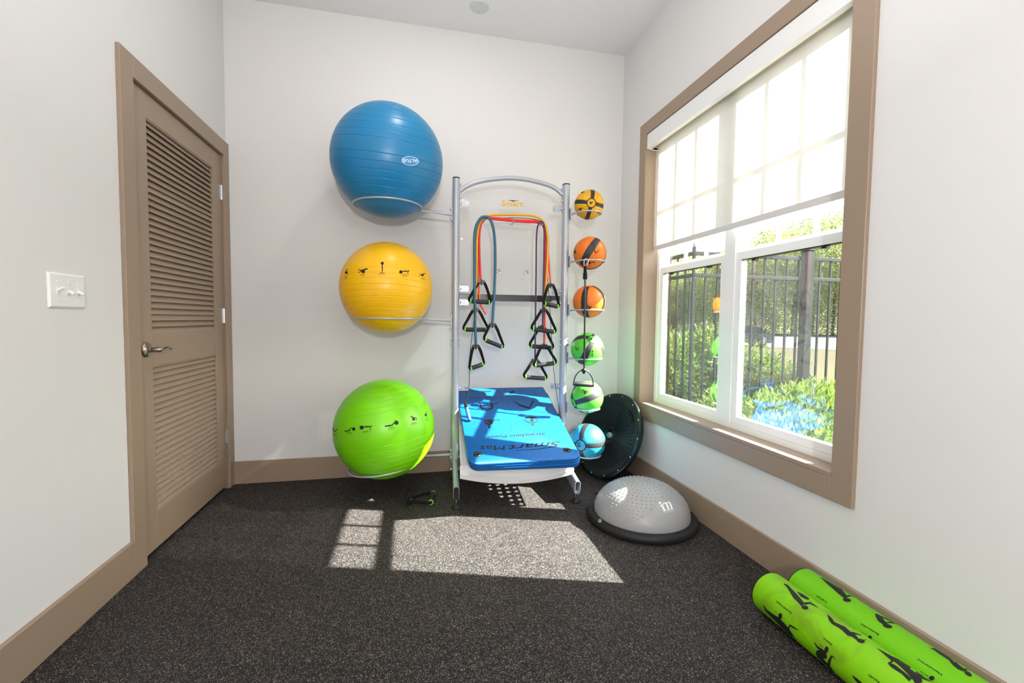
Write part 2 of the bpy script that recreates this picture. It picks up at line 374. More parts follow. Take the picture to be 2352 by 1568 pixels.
# ---------------------------------------------------------------- louvred door
door = thing('door_1', 'taupe louvred door in the left wall', 'door', (XL, (DY0+DY1)/2, 0), kind='structure')
XF = XL+0.016
MB().box((XL, DY0-0.087, 0), (XF, DY0, DZ+0.09), bev=0.002).build('casing', M_TRIM, door, smooth=False)
MB().box((XL, DY0, DZ), (XF, DY1, DZ+0.09), bev=0.002).build('casing', M_TRIM, door, smooth=False)
MB().box((XL, DY1, 0), (XF, YB-0.001, DZ+0.09), bev=0.002).build('casing', M_TRIM, door, smooth=False)
MB().box((XL-0.128, DY0-0.011, 0), (XL-0.0005, DY0, DZ)).box((XL-0.128, DY1, 0), (XL-0.0005, DY1+0.011, DZ)).box((XL-0.128, DY0-0.011, DZ), (XL-0.0005, DY1+0.011, DZ+0.011)).build('jamb', M_TRIM, door, smooth=False)
LX1 = XL-0.004; LX0 = LX1-0.036                        # door leaf faces
L0, L1 = DY0+0.003, DY1-0.003; S0, S1 = 2.315, 2.986   # stile inner edges
leaf = thing('door_leaf', None, None, (LX1, L1, 0)); leaf.parent = door; leaf.matrix_local = WM[door].inverted() @ WM[leaf]
for a, b in ((L0, S0), (S1, L1)): MB().box((LX0, a, 0.020), (LX1, b, DZ-0.004), bev=0.0015).build('stile', M_TRIM, leaf, smooth=False)
for z0, z1 in ((0.020, 0.190), (0.858, 1.003), (1.960, DZ-0.004)): MB().box((LX0, S0, z0), (LX1, S1, z1), bev=0.0015).build('rail', M_TRIM, leaf, smooth=False)
for z0, z1 in ((0.190, 0.858), (1.003, 1.960)):
    m = MB()
    for a, b in (((LX1-0.012, S0, z0), (LX1-0.003, S0+0.007, z1)), ((LX1-0.012, S1-0.007, z0), (LX1-0.003, S1, z1)), ((LX1-0.012, S0+0.007, z1-0.006), (LX1-0.003, S1-0.007, z1)), ((LX1-0.012, S0+0.007, z0), (LX1-0.003, S1-0.007, z0+0.006))): m.box(a, b)
    m.build('bead_moulding', M_TRIM, leaf, smooth=False)
sm = MB(); ys0, ys1 = S0+0.001, S1-0.001
prof = [(-0.0030, -0.0135), (-0.0060, -0.0152), (-0.0240, 0.0192), (-0.0210, 0.0210)]   # (x, z) slat section, low edge to the room
n_ = len(prof); vs = [(x, ys0, z) for x, z in prof]+[(x, ys1, z) for x, z in prof]
sm.add(vs, [tuple(range(n_)), tuple(range(2*n_-1, n_-1, -1))]+[(k, (k+1) % n_, n_+(k+1) % n_, n_+k) for k in range(n_)])
slat_me = sm.mesh('slat', M_TRIM, smooth=False)
def slats(z0, z1, n, warp=()):
    p = (z1-z0)/n
    for i in range(n):
        z = z0+p*(i+0.5)+0.001; rot = Matrix.Identity(4)
        if i in warp: rot = T(-0.003, 0, -0.018) @ Matrix.Rotation(0.10, 4, 'Y') @ T(0.003, 0, 0.018)
        inst('slat', slat_me, leaf, T(LX1, 0, z) @ rot)
slats(0.194, 0.856, 23); slats(1.007, 1.957, 33, (2, 22))
MB().box((LX0-0.012, S0-0.01, 0.1), (LX0-0.006, S1+0.01, 2.0)).build('dark_closet_sheet', M_DARK, leaf, smooth=False)  # added dark sheet, painted as the unlit closet behind the louvres
for z in (0.337, 1.092, 1.846):
    h = MB().tube([(LX1+0.004, DY1-0.002, z-0.045), (LX1+0.004, DY1-0.002, z+0.045)], 0.0055, 12)
    for k in range(5): h.tube([(LX1+0.004, DY1-0.002, z-0.045+0.018*k+0.0005), (LX1+0.004, DY1-0.002, z-0.045+0.018*k+0.0165)], 0.0065, 12)
    h.box((LX1, DY1-0.030, z-0.045), (LX1+0.0015, DY1-0.004, z+0.045)).box((LX1+0.001, DY1, z-0.045), (XL+0.0005, DY1+0.0015, z+0.045))
    h.build('hinge', M_ZINC, door)
hy, hz = 2.262, 0.938
hd = thing('door_handle', None, None, (LX1, hy, hz)); hd.parent = leaf; hd.matrix_local = WM[leaf].inverted() @ WM[hd]
hM = frame((LX1, hy, hz), (1, 0, 0), (0, 1, 0))
m = MB().lathe([(0, 0), (0.034, 0), (0.034, 0.004), (0.030, 0.010), (0.020, 0.014), (0.014, 0.016), (0.0135, 0.022), (0.0115, 0.024), (0.0115, 0.062), (0.010, 0.064), (0, 0.064)], 32, hM)
m.lathe([(0, 0.0638), (0.0055, 0.0638), (0.0055, 0.066), (0, 0.066)], 16, hM)
lv = spline([(LX1+0.052, hy+0.004, hz), (LX1+0.054, hy+0.030, hz-0.002), (LX1+0.052, hy+0.055, hz+0.002), (LX1+0.050, hy+0.080, hz+0.004), (LX1+0.050, hy+0.105, hz-0.004)], 5)
m.tube(lv, [0.0075+0.0025*math.sin(i/len(lv)*PI) for i in range(len(lv))], 12, prof=[(math.cos(2*PI*k/12)*1.1, math.sin(2*PI*k/12)*0.55) for k in range(12)])
hb = m.build('handle_body', M_STEEL, leaf); bpy.data.objects.remove(hd); hb.name = 'door_handle'; hb['label'] = 'brushed nickel lever handle'
# ---------------------------------------------------------------- switch plate
sw = thing('light_switch', 'white triple toggle light switch plate on the left wall', 'light switch', (XL, 1.806, 1.168))
m = MB(); y0, y1, z0, z1 = 1.724, 1.888, 1.111, 1.226
fr = [(y0, z0), (y1, z0), (y1, z1), (y0, z1)]; k = 0.006
vs = [(XL+0.0005, a, b) for a, b in fr]+[(XL+0.0035, a, b) for a, b in fr]+[(XL+0.007, a+(k if a == y0 else -k), b+(k if b == z0 else -k)) for a, b in fr]
m.add(vs, [(0, 1, 2, 3)]+[(i, (i+1) % 4, 4+(i+1) % 4, 4+i) for i in range(4)]+[(4+i, 4+(i+1) % 4, 8+(i+1) % 4, 8+i) for i in range(4)]+[(8, 9, 10, 11)])
m.build('cover_plate', M_PLATE, sw, smooth=False)
for i in range(3):
    y = 1.760+0.046*i; up = (i == 0); d = 1 if up else -1
    m = MB().box((XL+0.0068, y-0.0055, 1.168-0.012), (XL+0.0085, y+0.0055, 1.168+0.012))
    tip = Vector((XL+0.024, y, 1.168+0.010*d))
    m.tube([(XL+0.007, y, 1.168), tuple(tip)], [0.0058, 0.0045], 8)
    m.build('toggle', M_PLATE, sw)
    for dz in (-0.0302, 0.0302): MB().lathe([(0, 0.0022), (0.0022, 0.0018), (0.0034, 0)], 12, frame((XL+0.007, y, 1.168+dz), (1, 0, 0))).build('screw', M_PLATE, sw)
# ---------------------------------------------------------------- ceiling cover
cv = thing('ceiling_cover', 'round white cover plate on the ceiling with two screws', 'ceiling cover', (0.405, 2.90, ZC))
MB().lathe([(0, -0.005), (0.058, -0.005), (0.062, -0.001), (0.062, 0)], 40, T(0.405, 2.90, ZC-0.0003)).build('cover_disc', mat('pale_grey_plastic', (0.62, 0.64, 0.64), 0.5), cv)
for dy in (-0.035, 0.035): MB().lathe([(0, -0.0072), (0.004, -0.0065), (0.004, -0.005)], 10, T(0.405, 2.90+dy, ZC-0.0003)).build('screw', M_ZINC, cv)
# ---------------------------------------------------------------- window
win = thing('window_1', 'twin single-hung white window in a taupe casing', 'window', (XR, (WY0+WY1)/2, WZ0), kind='structure')
CX = XR-0.016
for a, b in (((CX, WY1, 0.430), (XR+0.003, 2.873, 2.420)), ((CX, 1.256, 0.430), (XR+0.003, WY0, 2.420)), ((CX, WY0, WZ1), (XR+0.003, WY1, 2.420)), ((CX, WY0, 0.430), (XR+0.003, WY1, WZ0-0.0195))):
    MB().box(a, b, bev=0.002).build('casing', M_TRIM, win, smooth=False)
MB().box((CX, WY0, WZ0-0.019), (1.628, WY1, WZ0), bev=0.0015).build('sill', M_TRIM, win, smooth=False)
for a, b in (((CX+0.0025, WY1-0.0006, WZ0-0.018), (1.628, WY1+0.013, WZ1)), ((XR-0.0003, WY0-0.013, WZ0-0.018), (1.628, WY0, WZ1)), ((XR-0.0003, WY0, WZ1), (1.628, WY1, WZ1+0.013))):
    MB().box(a, b).build('jamb_board', M_TRIM, win, smooth=False)
FX0, FX1 = 1.628, 1.694
m = MB().box((FX0, WY0-0.013, WZ0-0.019), (FX1, WY0+0.030, WZ1+0.013)).box((FX0, WY1-0.030, WZ0-0.019), (FX1, WY1+0.013, WZ1+0.013)).box((FX0, WY0+0.030, WZ1-0.030), (FX1, WY1-0.030, WZ1+0.013)).box((FX0, WY0+0.030, WZ0-0.019), (FX1, WY1-0.030, WZ0+0.028)).box((FX0-0.002, 2.027, WZ0-0.001), (FX1, 2.105, WZ1-0.030))
m.build('window_frame', M_WHITE, win, smooth=False)
for ya, yb in ((2.105, WY1-0.030), (WY0+0.030, 2.027)):
    gy0, gy1 = ya+0.038, yb-0.040
    sx0, sx1 = 1.634, 1.660                         # lower sash, in front
    s = MB().box((sx0, ya+0.001, 0.562), (sx1, gy0, 1.447)).box((sx0, gy1, 0.562), (sx1, yb-0.001, 1.447)).box((sx0, gy0, 0.562), (sx1, gy1, 0.598)).box((sx0, gy0, 1.408), (sx1, gy1, 1.447))
    lo = s.build('lower_sash', M_WHITE, win, smooth=False)
    MB().box((1.648, gy0, 0.598), (1.6515, gy1, 1.408)).build('glass_pane', M_GLASS if ya > 2.0 else M_GLASS_HAZE, lo, smooth=False)
    MB().box((sx0-0.001, gy0, 1.404), (sx1, gy1, 1.4078)).build('rail_gasket', M_BLKS, lo, smooth=False)
    ux0, ux1 = 1.6625, 1.688                         # upper sash, behind
    s = MB().box((ux0, ya+0.001, 1.425), (ux1, gy0-0.014, 2.306)).box((ux0, gy1+0.016, 1.425), (ux1, yb-0.001, 2.306)).box((ux0, gy0-0.014, 1.425), (ux1, gy1+0.016, 1.470)).box((ux0, gy0-0.014, 2.268), (ux1, gy1+0.016, 2.306))
    up = s.build('upper_sash', M_WHITE, win, smooth=False)
    a, b = gy0-0.014, gy1+0.016
    MB().box((1.674, a, 1.470), (1.6765, b, 2.268)).build('glass_pane', M_GLASS, up, smooth=False)
    for k in (1, 2):
        y = a+(b-a)*k/3; MB().box((1.6665, y-0.010, 1.470), (1.6845, y+0.010, 2.268), bev=0.003).build('muntin', M_WHITE, up, smooth=False)
    z = 1.470+(2.268-1.470)*0.5; MB().box((1.667, a, z-0.010), (1.684, b, z+0.010), bev=0.003).build('muntin', M_WHITE, up, smooth=False)
    for y in (ya+0.15, yb-0.12): MB().box((sx0+0.002, y-0.012, 1.394), (sx1-0.004, y+0.012, 1.4035)).build('sash_latch', M_BLKS, lo, smooth=False)
# exterior surround and outside face
MB().box((1.6945, WY0-0.10, WZ0-0.12), (1.712, WY0-0.002, WZ1+0.10)).box((1.6945, WY1+0.002, WZ0-0.12), (1.712, WY1+0.10, WZ1+0.10)).box((1.6945, WY0-0.002, WZ1+0.002), (1.712, WY1+0.002, WZ1+0.10)).box((1.6945, WY0-0.002, WZ0-0.12), (1.712, WY1+0.002, WZ0-0.012)).build('outer_trim', M_WHITE, win, smooth=False)
# ---------------------------------------------------------------- roller shade
rs = thing('roller_shade', 'translucent cream roller shade pulled halfway down the window', 'roller shade', (1.60, (WY0+WY1)/2, WZ1))
MB().box((1.528, WY0+0.003, 2.241), (1.533, WY1-0.003, WZ1-0.002), bev=0.001).box((1.533, WY0+0.003, WZ1-0.005), (1.585, WY1-0.003, WZ1-0.002)).box((1.533, WY0+0.003, 2.241), (1.560, WY1-0.003, 2.246)).build('valance', M_PLATE, rs, smooth=False)
MB().tube([(1.600-0.022, WY0+0.014, 2.290), (1.600-0.022, WY1-0.014, 2.290)], 0.0225, 24).build('roller_tube', M_SHADE, rs)
sh = MB(); zt, zb = 2.290, 1.585
sh.box((1.6000, WY0+0.016, zb), (1.6008, WY1-0.006, zt)).build('shade_fabric', M_SHADE, rs, smooth=False)
MB().box((1.5965, WY0+0.016, 1.566), (1.6040, WY1-0.006, 1.597), bev=0.002).build('hem_bar', mat('hem_fabric', (0.66, 0.63, 0.61), 0.8), rs, smooth=False)
MB().box((1.561, WY0+0.004, 2.2385), (1.566, WY1-0.004, 2.2455)).build('valance_lip', mat('tan_strip', srgb(170, 150, 108), 0.6), rs, smooth=False)
for y in (WY0+0.002, WY1-0.013):
    MB().box((1.535, y, 2.236), (1.606, y+0.0035, 2.330), bev=0.001).box((1.560, y, 2.232), (1.606, y+0.010, 2.250), bev=0.002).build('bracket', M_PLATE, rs, smooth=False)
#@@PART2
# ================================================================== EQUIPMENT RACK
RK = T(0.262, 2.870, 0) @ Matrix.Rotation(math.radians(-3.8), 4, 'Z')
RKI = RK.inverted(); RKN = (RK.to_3x3() @ Vector((0, 1, 0)))
def rk(x, y, z): return RK @ Vector((x, y, z))
def rpx(px, py, ly):
    """the point seen at a pixel on the rack plane local y = ly, in rack coordinates"""
    P = rk(0, ly, 0); d = ray(px, py); return RKI @ (CAM + d*((P-CAM).dot(RKN)/d.dot(RKN)))
rack = thing('equipment_rack', 'grey steel equipment rack with clear back panel, ball rings and white mat tray', 'equipment rack', M=RK)
PW = 0.714
def stadium(w, h, n=8):
    """half width w, half height h; rounded ends top and bottom"""
    return [(w*math.cos(a), (h-w)+w*math.sin(a)) for a in [PI*k/n for k in range(n+1)]]+[(-w*math.cos(a), -(h-w)-w*math.sin(a)) for a in [PI*k/n for k in range(n+1)]]
for x in (0, PW):
    m = MB(); s = stadium(0.0225, 0.030)
    m.prism([(x+a, b) for a, b in s], 0.155, 0.99, RK).prism([(x+a, b) for a, b in s], 0.992, 1.968, RK)
    m.prism([(x+a*0.99, b*0.99) for a, b in s], 0.988, 0.994, RK)
    m.build('post', M_SIL, rack)
    MB().prism([(x+a*1.02, b*1.02) for a, b in s], 1.968, 1.975, RK).build('end_cap', M_BLK, rack)
    # leg: stadium tube running forward and down, with black end plug and levelling foot
    lp = [(x, 0.16, 0.172), (x, -0.375, 0.098)]
    s2 = stadium(0.0175, 0.041)
    lm = MB(); a, b = Vector(lp[0]), Vector(lp[1]); zz = (b-a).normalized(); xx = Vector((1, 0, 0)); yy = zz.cross(xx)
    LMx = RK @ Matrix(((xx.x, yy.x, zz.x, a.x), (xx.y, yy.y, zz.y, a.y), (xx.z, yy.z, zz.z, a.z), (0, 0, 0, 1))); L = (b-a).length
    if x == 0:
        lm.prism(s2, 0, L, LMx); leg = lm.build('leg', M_SIL, rack)
        MB().prism([(p*0.88, q*0.94) for p, q in s2], L-0.001, L+0.004, LMx).build('end_plug', M_BLK, leg)
    else:
        n = len(s2); si = [(p*0.84, q*0.93) for p, q in s2]
        vs = [(p, q, 0) for p, q in s2]+[(p, q, L) for p, q in s2]+[(p, q, L) for p, q in si]+[(p, q, 0.02) for p, q in si]
        fs = []
        for i in range(3):
            for k in range(n): fs.append((i*n+k, i*n+(k+1) % n, (i+1)*n+(k+1) % n, (i+1)*n+k))
        fs.append(tuple(range(n))); fs.append(tuple(range(3*n, 4*n)))
        leg = lm.add(vs, fs, LMx).build('leg', M_SIL, rack)
    for fy in (-0.345, 0.13):
        zt = 0.098+(fy+0.375)*0.138-0.040
        MB().lathe([(0, 0), (0.026, 0), (0.029, 0.004), (0.027, 0.012), (0.017, 0.022), (0.012, 0.026), (0, 0.026)], 24, RK @ T(x, fy, 0)).build('rubber_foot', M_BLK, leg)
        MB().tube([(x, fy, 0.026), (x, fy, zt+0.012)], 0.006, 10, M=RK).prism([(x+0.012*math.cos(PI/3*k), fy+0.012*math.sin(PI/3*k)) for k in range(6)], zt-0.006, zt+0.001, RK).build('foot_bolt', M_ZINC, leg)
# bolts on the posts
bolt = MB().lathe([(0, 0.009), (0.004, 0.009), (0.0065, 0.006), (0.0075, 0), (0, 0)], 12).lathe([(0.0001, -0.001), (0.010, -0.001), (0.010, 0.001), (0.0001, 0.001)], 12)
bolt_me = bolt.mesh('bolt', M_ZINC)
def put_bolt(x, y, z, nrm, parent=rack): inst('bolt', bolt_me, parent, RK @ frame((x, y, z), nrm))
for x, sg in ((0, -1), (0, 1), (PW, -1), (PW, 1)):
    for z in (0.925, 0.960, 0.195, 0.118): put_bolt(x+sg*0.0235, -0.008 if z > 0.2 else -0.02, z, (sg, 0, 0))
# arch tube
arc = [rpx(*p, -0.0) for p in ((1056, 436), (1075, 426), (1100, 417), (1137, 411), (1175, 409), (1213, 413), (1250, 422), (1275, 432), (1297, 446))]
arc[0] = Vector((0.0225, 0, arc[0].z-0.006)); arc[-1] = Vector((PW-0.0225, 0, arc[-1].z-0.004))
MB().tube(spline([tuple(p) for p in arc], 5), 0.0145, 14, M=RK).build('arch_tube', M_SIL, rack)
for x, sg, zc in ((0.024, 1, arc[0].z), (PW-0.024, -1, arc[-1].z)):
    MB().box((x-0.002, -0.016, zc-0.052), (x+0.002, 0.016, zc+0.052), RK, bev=0.001).build('flange', M_SIL, rack)
    for dz in (-0.040, 0.040): put_bolt(x+sg*0.002, 0, zc+dz, (sg, 0, 0))
# clear panel
PY = 0.006
xa, xb = 0.030, PW-0.030; top = []
for k in range(25):
    u = k/24; top.append((xb-(xb-xa)*u, 1.872+0.060*(1-(2*u-1)**2)))
pts = [(xa+0.02, 0.602), (xa+0.07, 0.602), (xa+0.10, 0.625), (xb-0.10, 0.625), (xb-0.07, 0.602), (xb-0.02, 0.602), (xb, 0.622)]+top+[(xa, 0.622)]
n = len(pts); m = MB(); vs = [(x, PY, z) for x, z in pts]+[(x, PY+0.005, z) for x, z in pts]
m.add(vs, [tuple(range(n)), tuple(range(2*n-1, n-1, -1))]+[(k, (k+1) % n, n+(k+1) % n, n+k) for k in range(n)], RK)
panel = m.build('clear_panel', M_ACRYL, rack, smooth=False)
PS = on_plane(rk(0, PY-0.001, 0), RKN)
m = MB(); pr_text(m, PS, 'Smart', (1151.5, 472.3), (1202.0, 474.3), (0.6, -13.0), 0.0004, weight=0.03); m.build('gold_lettering', mat('gold_print', srgb(205, 165, 50), 0.45), panel, smooth=False)
m = MB(); pr_fill(m, PS, [(1163, 459.0), (1178, 460.0), (1194, 461.4), (1180.5, 462.2), (1177.3, 463.2), (1174.5, 461.6)], 0.0004); m.build('swoosh_mark', M_INK, panel, smooth=False)
# panel brackets
for px, py, side in ((1070, 467, -1), (1279, 479, 1), (1068, 663, -1), (1068, 694, -1), (1288, 670, 1), (1288, 697, 1), (1068, 890, -1), (1274, 887, 1)):
    z = rpx(px, py, 0).z; x0 = 0.0235 if side < 0 else PW-0.0235; x1 = x0-side*0.062
    b = MB().box((x0, PY-0.0045, z-0.020), (x1, PY-0.0015, z+0.020), RK, bev=0.0008).box((x0, -0.012, z-0.020), (x0-side*0.003, PY-0.002, z+0.020), RK).build('bracket', M_SIL, rack, smooth=False)
    put_bolt(x1+side*0.014, PY-0.0045, z, (0, -1, 0), b); put_bolt(x0-side*0.003, -0.004, z, (-side, 0, 0), b)
# black cross bar behind the panel
MB().box((0.0225, 0.022, 1.208), (PW-0.0225, 0.034, 1.250), RK, bev=0.002).build('cross_bar', M_BLKS, rack, smooth=False)
# clear pegs
pegs = []
for px, py in ((1112, 505), (1178, 511), (1243, 514), (1145, 622), (1209, 626)):
    p = rpx(px, py, -0.045); pegs.append(p)
    MB().lathe([(0, 0), (0.011, 0), (0.011, 0.006), (0.008, 0.010), (0.008, 0.058), (0.0125, 0.061), (0.0125, 0.069), (0.009, 0.072), (0, 0.072)], 20, RK @ frame((p.x, PY-0.0005, p.z), (0, -1, 0))).build('peg', M_PEG, rack)
# tray: sagging perforated sheet with a deep front lip
TX0, TX1, TY0, TY1 = 0.030, 0.660, -0.425, 0.16
def tz(x): u = (x-TX0)/(TX1-TX0)*2-1; return 0.166+0.032*u*u
NX, NY = 10, 9; cw, ch = (TX1-TX0)/NX, (TY1-TY0)/NY; m = MB(); R = 0.0155
for i in range(NX):
    for j in range(NY):
        cx, cy = TX0+cw*(i+0.5), TY0+ch*(j+0.5); vs = []; fs = []
        for k in range(16):
            a = 2*PI*k/16; c, s = math.cos(a), math.sin(a); q = 1/max(abs(c), abs(s))
            x, y = cx+c*q*cw/2, cy+s*q*ch/2; vs.append((x, y, tz(x)))
        for k in range(16):
            a = 2*PI*k/16; x, y = cx+R*math.cos(a), cy+R*math.sin(a); vs.append((x, y, tz(x)))
        fs = [(k, (k+1) % 16, 16+(k+1) % 16, 16+k) for k in range(16)]; m.add(vs, fs, RK)
tray = m.build('tray_bottom', M_TRAY, rack)
m = MB(); n = 24
for k in range(n):
    x0, x1 = TX0-0.012+(TX1-TX0+0.024)*k/n, TX0-0.012+(TX1-TX0+0.024)*(k+1)/n
    g = lambda x: -0.020*(1-((x-TX0)/(TX1-TX0)*2-1)**2)
    for (ya, za, yb, zb_) in ((0, 0, -0.012, 0.028), (-0.012, 0.028, 0.0, 0.040), (0.0, 0.040, 0.004, 0.105)):
        m.add([(x0, TY0+ya+g(x0), tz(x0)+za if za < 0.1 else 0.276), (x1, TY0+ya+g(x1), tz(x1)+za), (x1, TY0+yb+g(x1), min(tz(x1)+zb_, 0.272)), (x0, TY0+yb+g(x0), min(tz(x0)+zb_, 0.272))], [(0, 1, 2, 3)], RK)
m.build('tray_lip', M_TRAY, rack)
MB().add([(0.027, TY0, 0.205), (0.027, 0.05, 0.300), (0.027, 0.05, 0.420), (0.027, -0.10, 0.385), (0.027, TY0, 0.272), (0.030, TY0, 0.205), (0.030, 0.05, 0.300), (0.030, 0.05, 0.420), (0.030, -0.10, 0.385), (0.030, TY0, 0.272)], [(0, 1, 2, 3, 4), (9, 8, 7, 6, 5), (0, 1, 6, 5), (1, 2, 7, 6), (2, 3, 8, 7), (3, 4, 9, 8), (4, 0, 5, 9)], RK).build('tray_side', M_TRAY, rack, smooth=False)
MB().add([(x, y, 0.262+0.344*(y+0.43)+dz) for dz in (-0.002, 0) for x, y in ((0.022, -0.43), (0.12, -0.43), (0.12, 0.02), (0.026, 0.02))], [(0, 1, 2, 3), (4, 5, 6, 7), (0, 1, 5, 4), (1, 2, 6, 5), (2, 3, 7, 6), (3, 0, 4, 7)], RK).build('tray_wing', M_TRAY, rack, smooth=False)
for x in (0.12, 0.50):
    MB().tube([(x, TY0+0.02, 0.272-0.012), (x, 0.20, 0.272-0.012+0.365*0.344*1.75)], 0.010, 10, M=RK).build('support_rail', M_SIL, rack)
MB().tube([(0.0, 0.035, 0.185), (PW, 0.035, 0.185)], 0.012, 12, M=RK).build('rear_tube', M_SIL, rack)
MB().tube([(0.0, 0.035, 0.402), (PW, 0.035, 0.402)], 0.011, 12, M=RK).build('rear_tube', M_SIL, rack)
# ball rings
def ring(c, r, wire, side, ang0, ang1, parent=rack, post=None, az=None):
    """c ring centre in rack coordinates; open or closed wire ring plus arm to the post"""
    n = 40; full = abs(ang1-ang0) > 2*PI-0.01
    pts = [(c[0]+r*math.cos(ang0+(ang1-ang0)*k/n), c[1]+r*math.sin(ang0+(ang1-ang0)*k/n), c[2]) for k in range(n if full else n+1)]
    g = MB().tube(pts, wire, 10, closed=full, M=RK).build('ball_ring', M_SIL, parent)
    a = Vector((c[0]+side*r, c[1]+0.0, c[2])); px_ = post-side*0.0  # arm from ring to post
    return g
BIG = []
for nm, c, R_, tgt in (('blue', (-0.150, 2.80, 2.016), 0.323, 1.757), ('yellow', (-0.158, 2.80, 1.271), 0.271, 1.087), ('green', (-0.171, 2.80, 0.415), 0.299, 0.196)):
    lc = RKI @ Vector(c); dz = tgt-c[2]; rr = math.sqrt(max(0.01, R_*R_-dz*dz))+0.005; BIG.append((nm, Vector(c), R_))
    tilt = Matrix.Identity(4)
    if nm == 'green': tilt = T(lc.x, lc.y, tgt) @ Matrix.Rotation(math.radians(-7), 4, 'Y') @ T(-lc.x, -lc.y, -tgt)
    if nm == 'green':
        rr += 0.006
    n = 56; pts = [tilt @ Vector((lc.x+rr*math.cos(2*PI*k/n), lc.y+rr*math.sin(2*PI*k/n), tgt)) for k in range(n)]
    MB().tube(pts, 0.0055, 10, closed=True, M=RK).build('ball_ring', M_SIL, rack)
    e = tilt @ Vector((lc.x+rr*math.cos(0.35), lc.y+rr*math.sin(0.35), tgt)); za = tgt-0.010 if nm != 'green' else tgt+0.012
    if nm == 'green': e = tilt @ Vector((lc.x+rr*0.98, lc.y+rr*0.2, tgt))
    q = Vector((-0.026, 0.0, za))
    MB().tube([e-(q-e).normalized()*0.010, e.lerp(q, 0.45), q], [0.006, 0.0075, 0.011], 10, M=RK, prof=[(0.75*math.cos(2*PI*k/10), math.sin(2*PI*k/10)) for k in range(10)]).build('ring_arm', M_SIL, rack)
    MB().box((-0.028, -0.018, za-0.042), (-0.023, 0.018, za+0.042), RK, bev=0.001).build('flange', M_SIL, rack)
    for d in (-0.030, 0.030): put_bolt(-0.028, 0, za+d, (-1, 0, 0))
MEDS = [('4', (1.132, 2.812, 1.852), 0.096, 0.058), ('6', (1.145, 2.812, 1.535), 0.108, 0.056), ('6', (1.146, 2.812, 1.215), 0.108, 0.058),
        ('8', (1.140, 2.812, 0.896), 0.110, 0.062), ('8', (1.144, 2.812, 0.572), 0.110, 0.076), ('10', (1.155, 2.812, 0.266), 0.121, 0.088)]
KM = 2.758/2.812; MEDS = [(a, (c[0]*KM, 2.758, 1.09+(c[2]-1.09)*KM), r*KM, d*KM) for a, c, r, d in MEDS]
for nm, c, R_, dz in MEDS:
    lc = RKI @ Vector(c); z = c[2]-dz; rr = math.sqrt(R_*R_-dz*dz)+0.006
    a0, a1 = math.radians(-172), math.radians(58)
    pts = [(lc.x+rr*math.cos(a0+(a1-a0)*k/36), lc.y+rr*math.sin(a0+(a1-a0)*k/36), z) for k in range(37)]
    st = Vector((PW+0.026, -0.022, z-0.004))
    pts = [tuple(st), ((st.x+pts[0][0])/2, (st.y+pts[0][1])/2, z-0.001)]+pts
    MB().tube(pts, [0.008, 0.0065]+[0.0052]*37, 10, M=RK).tube([(pts[2][0]+0.01, lc.y+0.01, z), (lc.x-rr*0.75, lc.y+rr*0.66, z), (lc.x-rr*0.1, lc.y+rr, z), (lc.x+rr*0.53, lc.y+rr*0.85, z)], 0.0045, 8, M=RK).build('ball_ring', M_SIL, rack)
    MB().box((PW+0.023, -0.036, z-0.036), (PW+0.028, 0.016, z+0.036), RK, bev=0.001).build('flange', M_SIL, rack)
    for d in (-0.027, 0.027): put_bolt(PW+0.028, 0.002, z+d, (1, 0, 0))
# ================================================================== EXERCISE BALLS
def figure(m, sf, kind, x, y, s, off):
    """small printed exercise figure about s px wide centred at x,y"""
    def st(*p): pr_stroke(m, sf, [(x+a*s, y+b*s, w*s) for a, b, w in p], off)
    def dc(a, b, r): pr_disc(m, sf, x+a*s, y+b*s, r*s, off=off)
    if kind == 'plank': dc(-0.36, 0.02, 0.17); st((-0.25, -0.02, .07), (0.1, -0.06, .12), (0.3, -0.05, .09)); st((0.3, -0.03, .06), (0.36, 0.28, .05)); dc(0.40, -0.08, 0.07)
    elif kind == 'stand': dc(0, -0.5, 0.17); st((0, -0.38, .08), (0, -0.2, .1), (0.02, 0.1, .12), (0, 0.32, .08), (0, 0.55, .06))
    elif kind == 'prone': dc(0.02, 0.06, 0.17); st((-0.5, -0.12, .05), (-0.15, -0.05, .1), (0.2, -0.14, .12), (0.5, -0.18, .05)); st((-0.45, 0.2, .05), (-0.12, 0.0, .09)); dc(0.28, -0.2, 0.07)
    elif kind == 'sit': dc(-0.05, 0.05, 0.2); st((0.0, -0.05, .14), (0.08, -0.35, .1), (0.12, -0.55, .07)); st((0.0, 0.05, .1), (0.2, 0.12, .09), (0.2, 0.42, .06))
    elif kind == 'bridge': dc(0.38, 0.0, 0.17); st((-0.5, 0.22, .09), (-0.3, 0.2, .1), (-0.05, 0.14, .12), (0.02, -0.08, .07), (0.25, -0.14, .06)); dc(-0.48, 0.2, 0.06)
    elif kind == 'lift': dc(0.4, -0.12, 0.17); st((-0.5, 0.16, .08), (-0.2, 0.12, .12), (0.05, 0.08, .1), (0.3, -0.2, .07), (0.32, -0.34, .04)); dc(-0.46, 0.15, 0.06)
    elif kind == 'vee': st((-0.3, -0.3, .12), (-0.25, 0.05, .14), (-0.05, 0.25, .16), (0.15, 0.0, .09), (0.36, -0.2, .06))
    elif kind == 'crouch': dc(0.05, 0.08, 0.2); st((-0.4, -0.2, .06), (-0.2, -0.22, .1), (0.1, -0.12, .14), (0.4, -0.1, .1), (0.42, 0.3, .05)); dc(-0.22, -0.3, 0.08)
def caption(m, sf, x, y, w, sl, off):
    for k, (ww, t) in enumerate(((w*0.62, 1.3), (w, 0.45), (w*0.85, 0.45))):
        yy = y+k*2.0; nseg = max(3, int(ww/4))
        for i in range(nseg):
            a = x-ww/2+ww*i/nseg; b = a+ww/nseg*0.72; pr_stroke(m, sf, [(a, yy+(a-x)*sl, t), (b, yy+(b-x)*sl, t)], off)
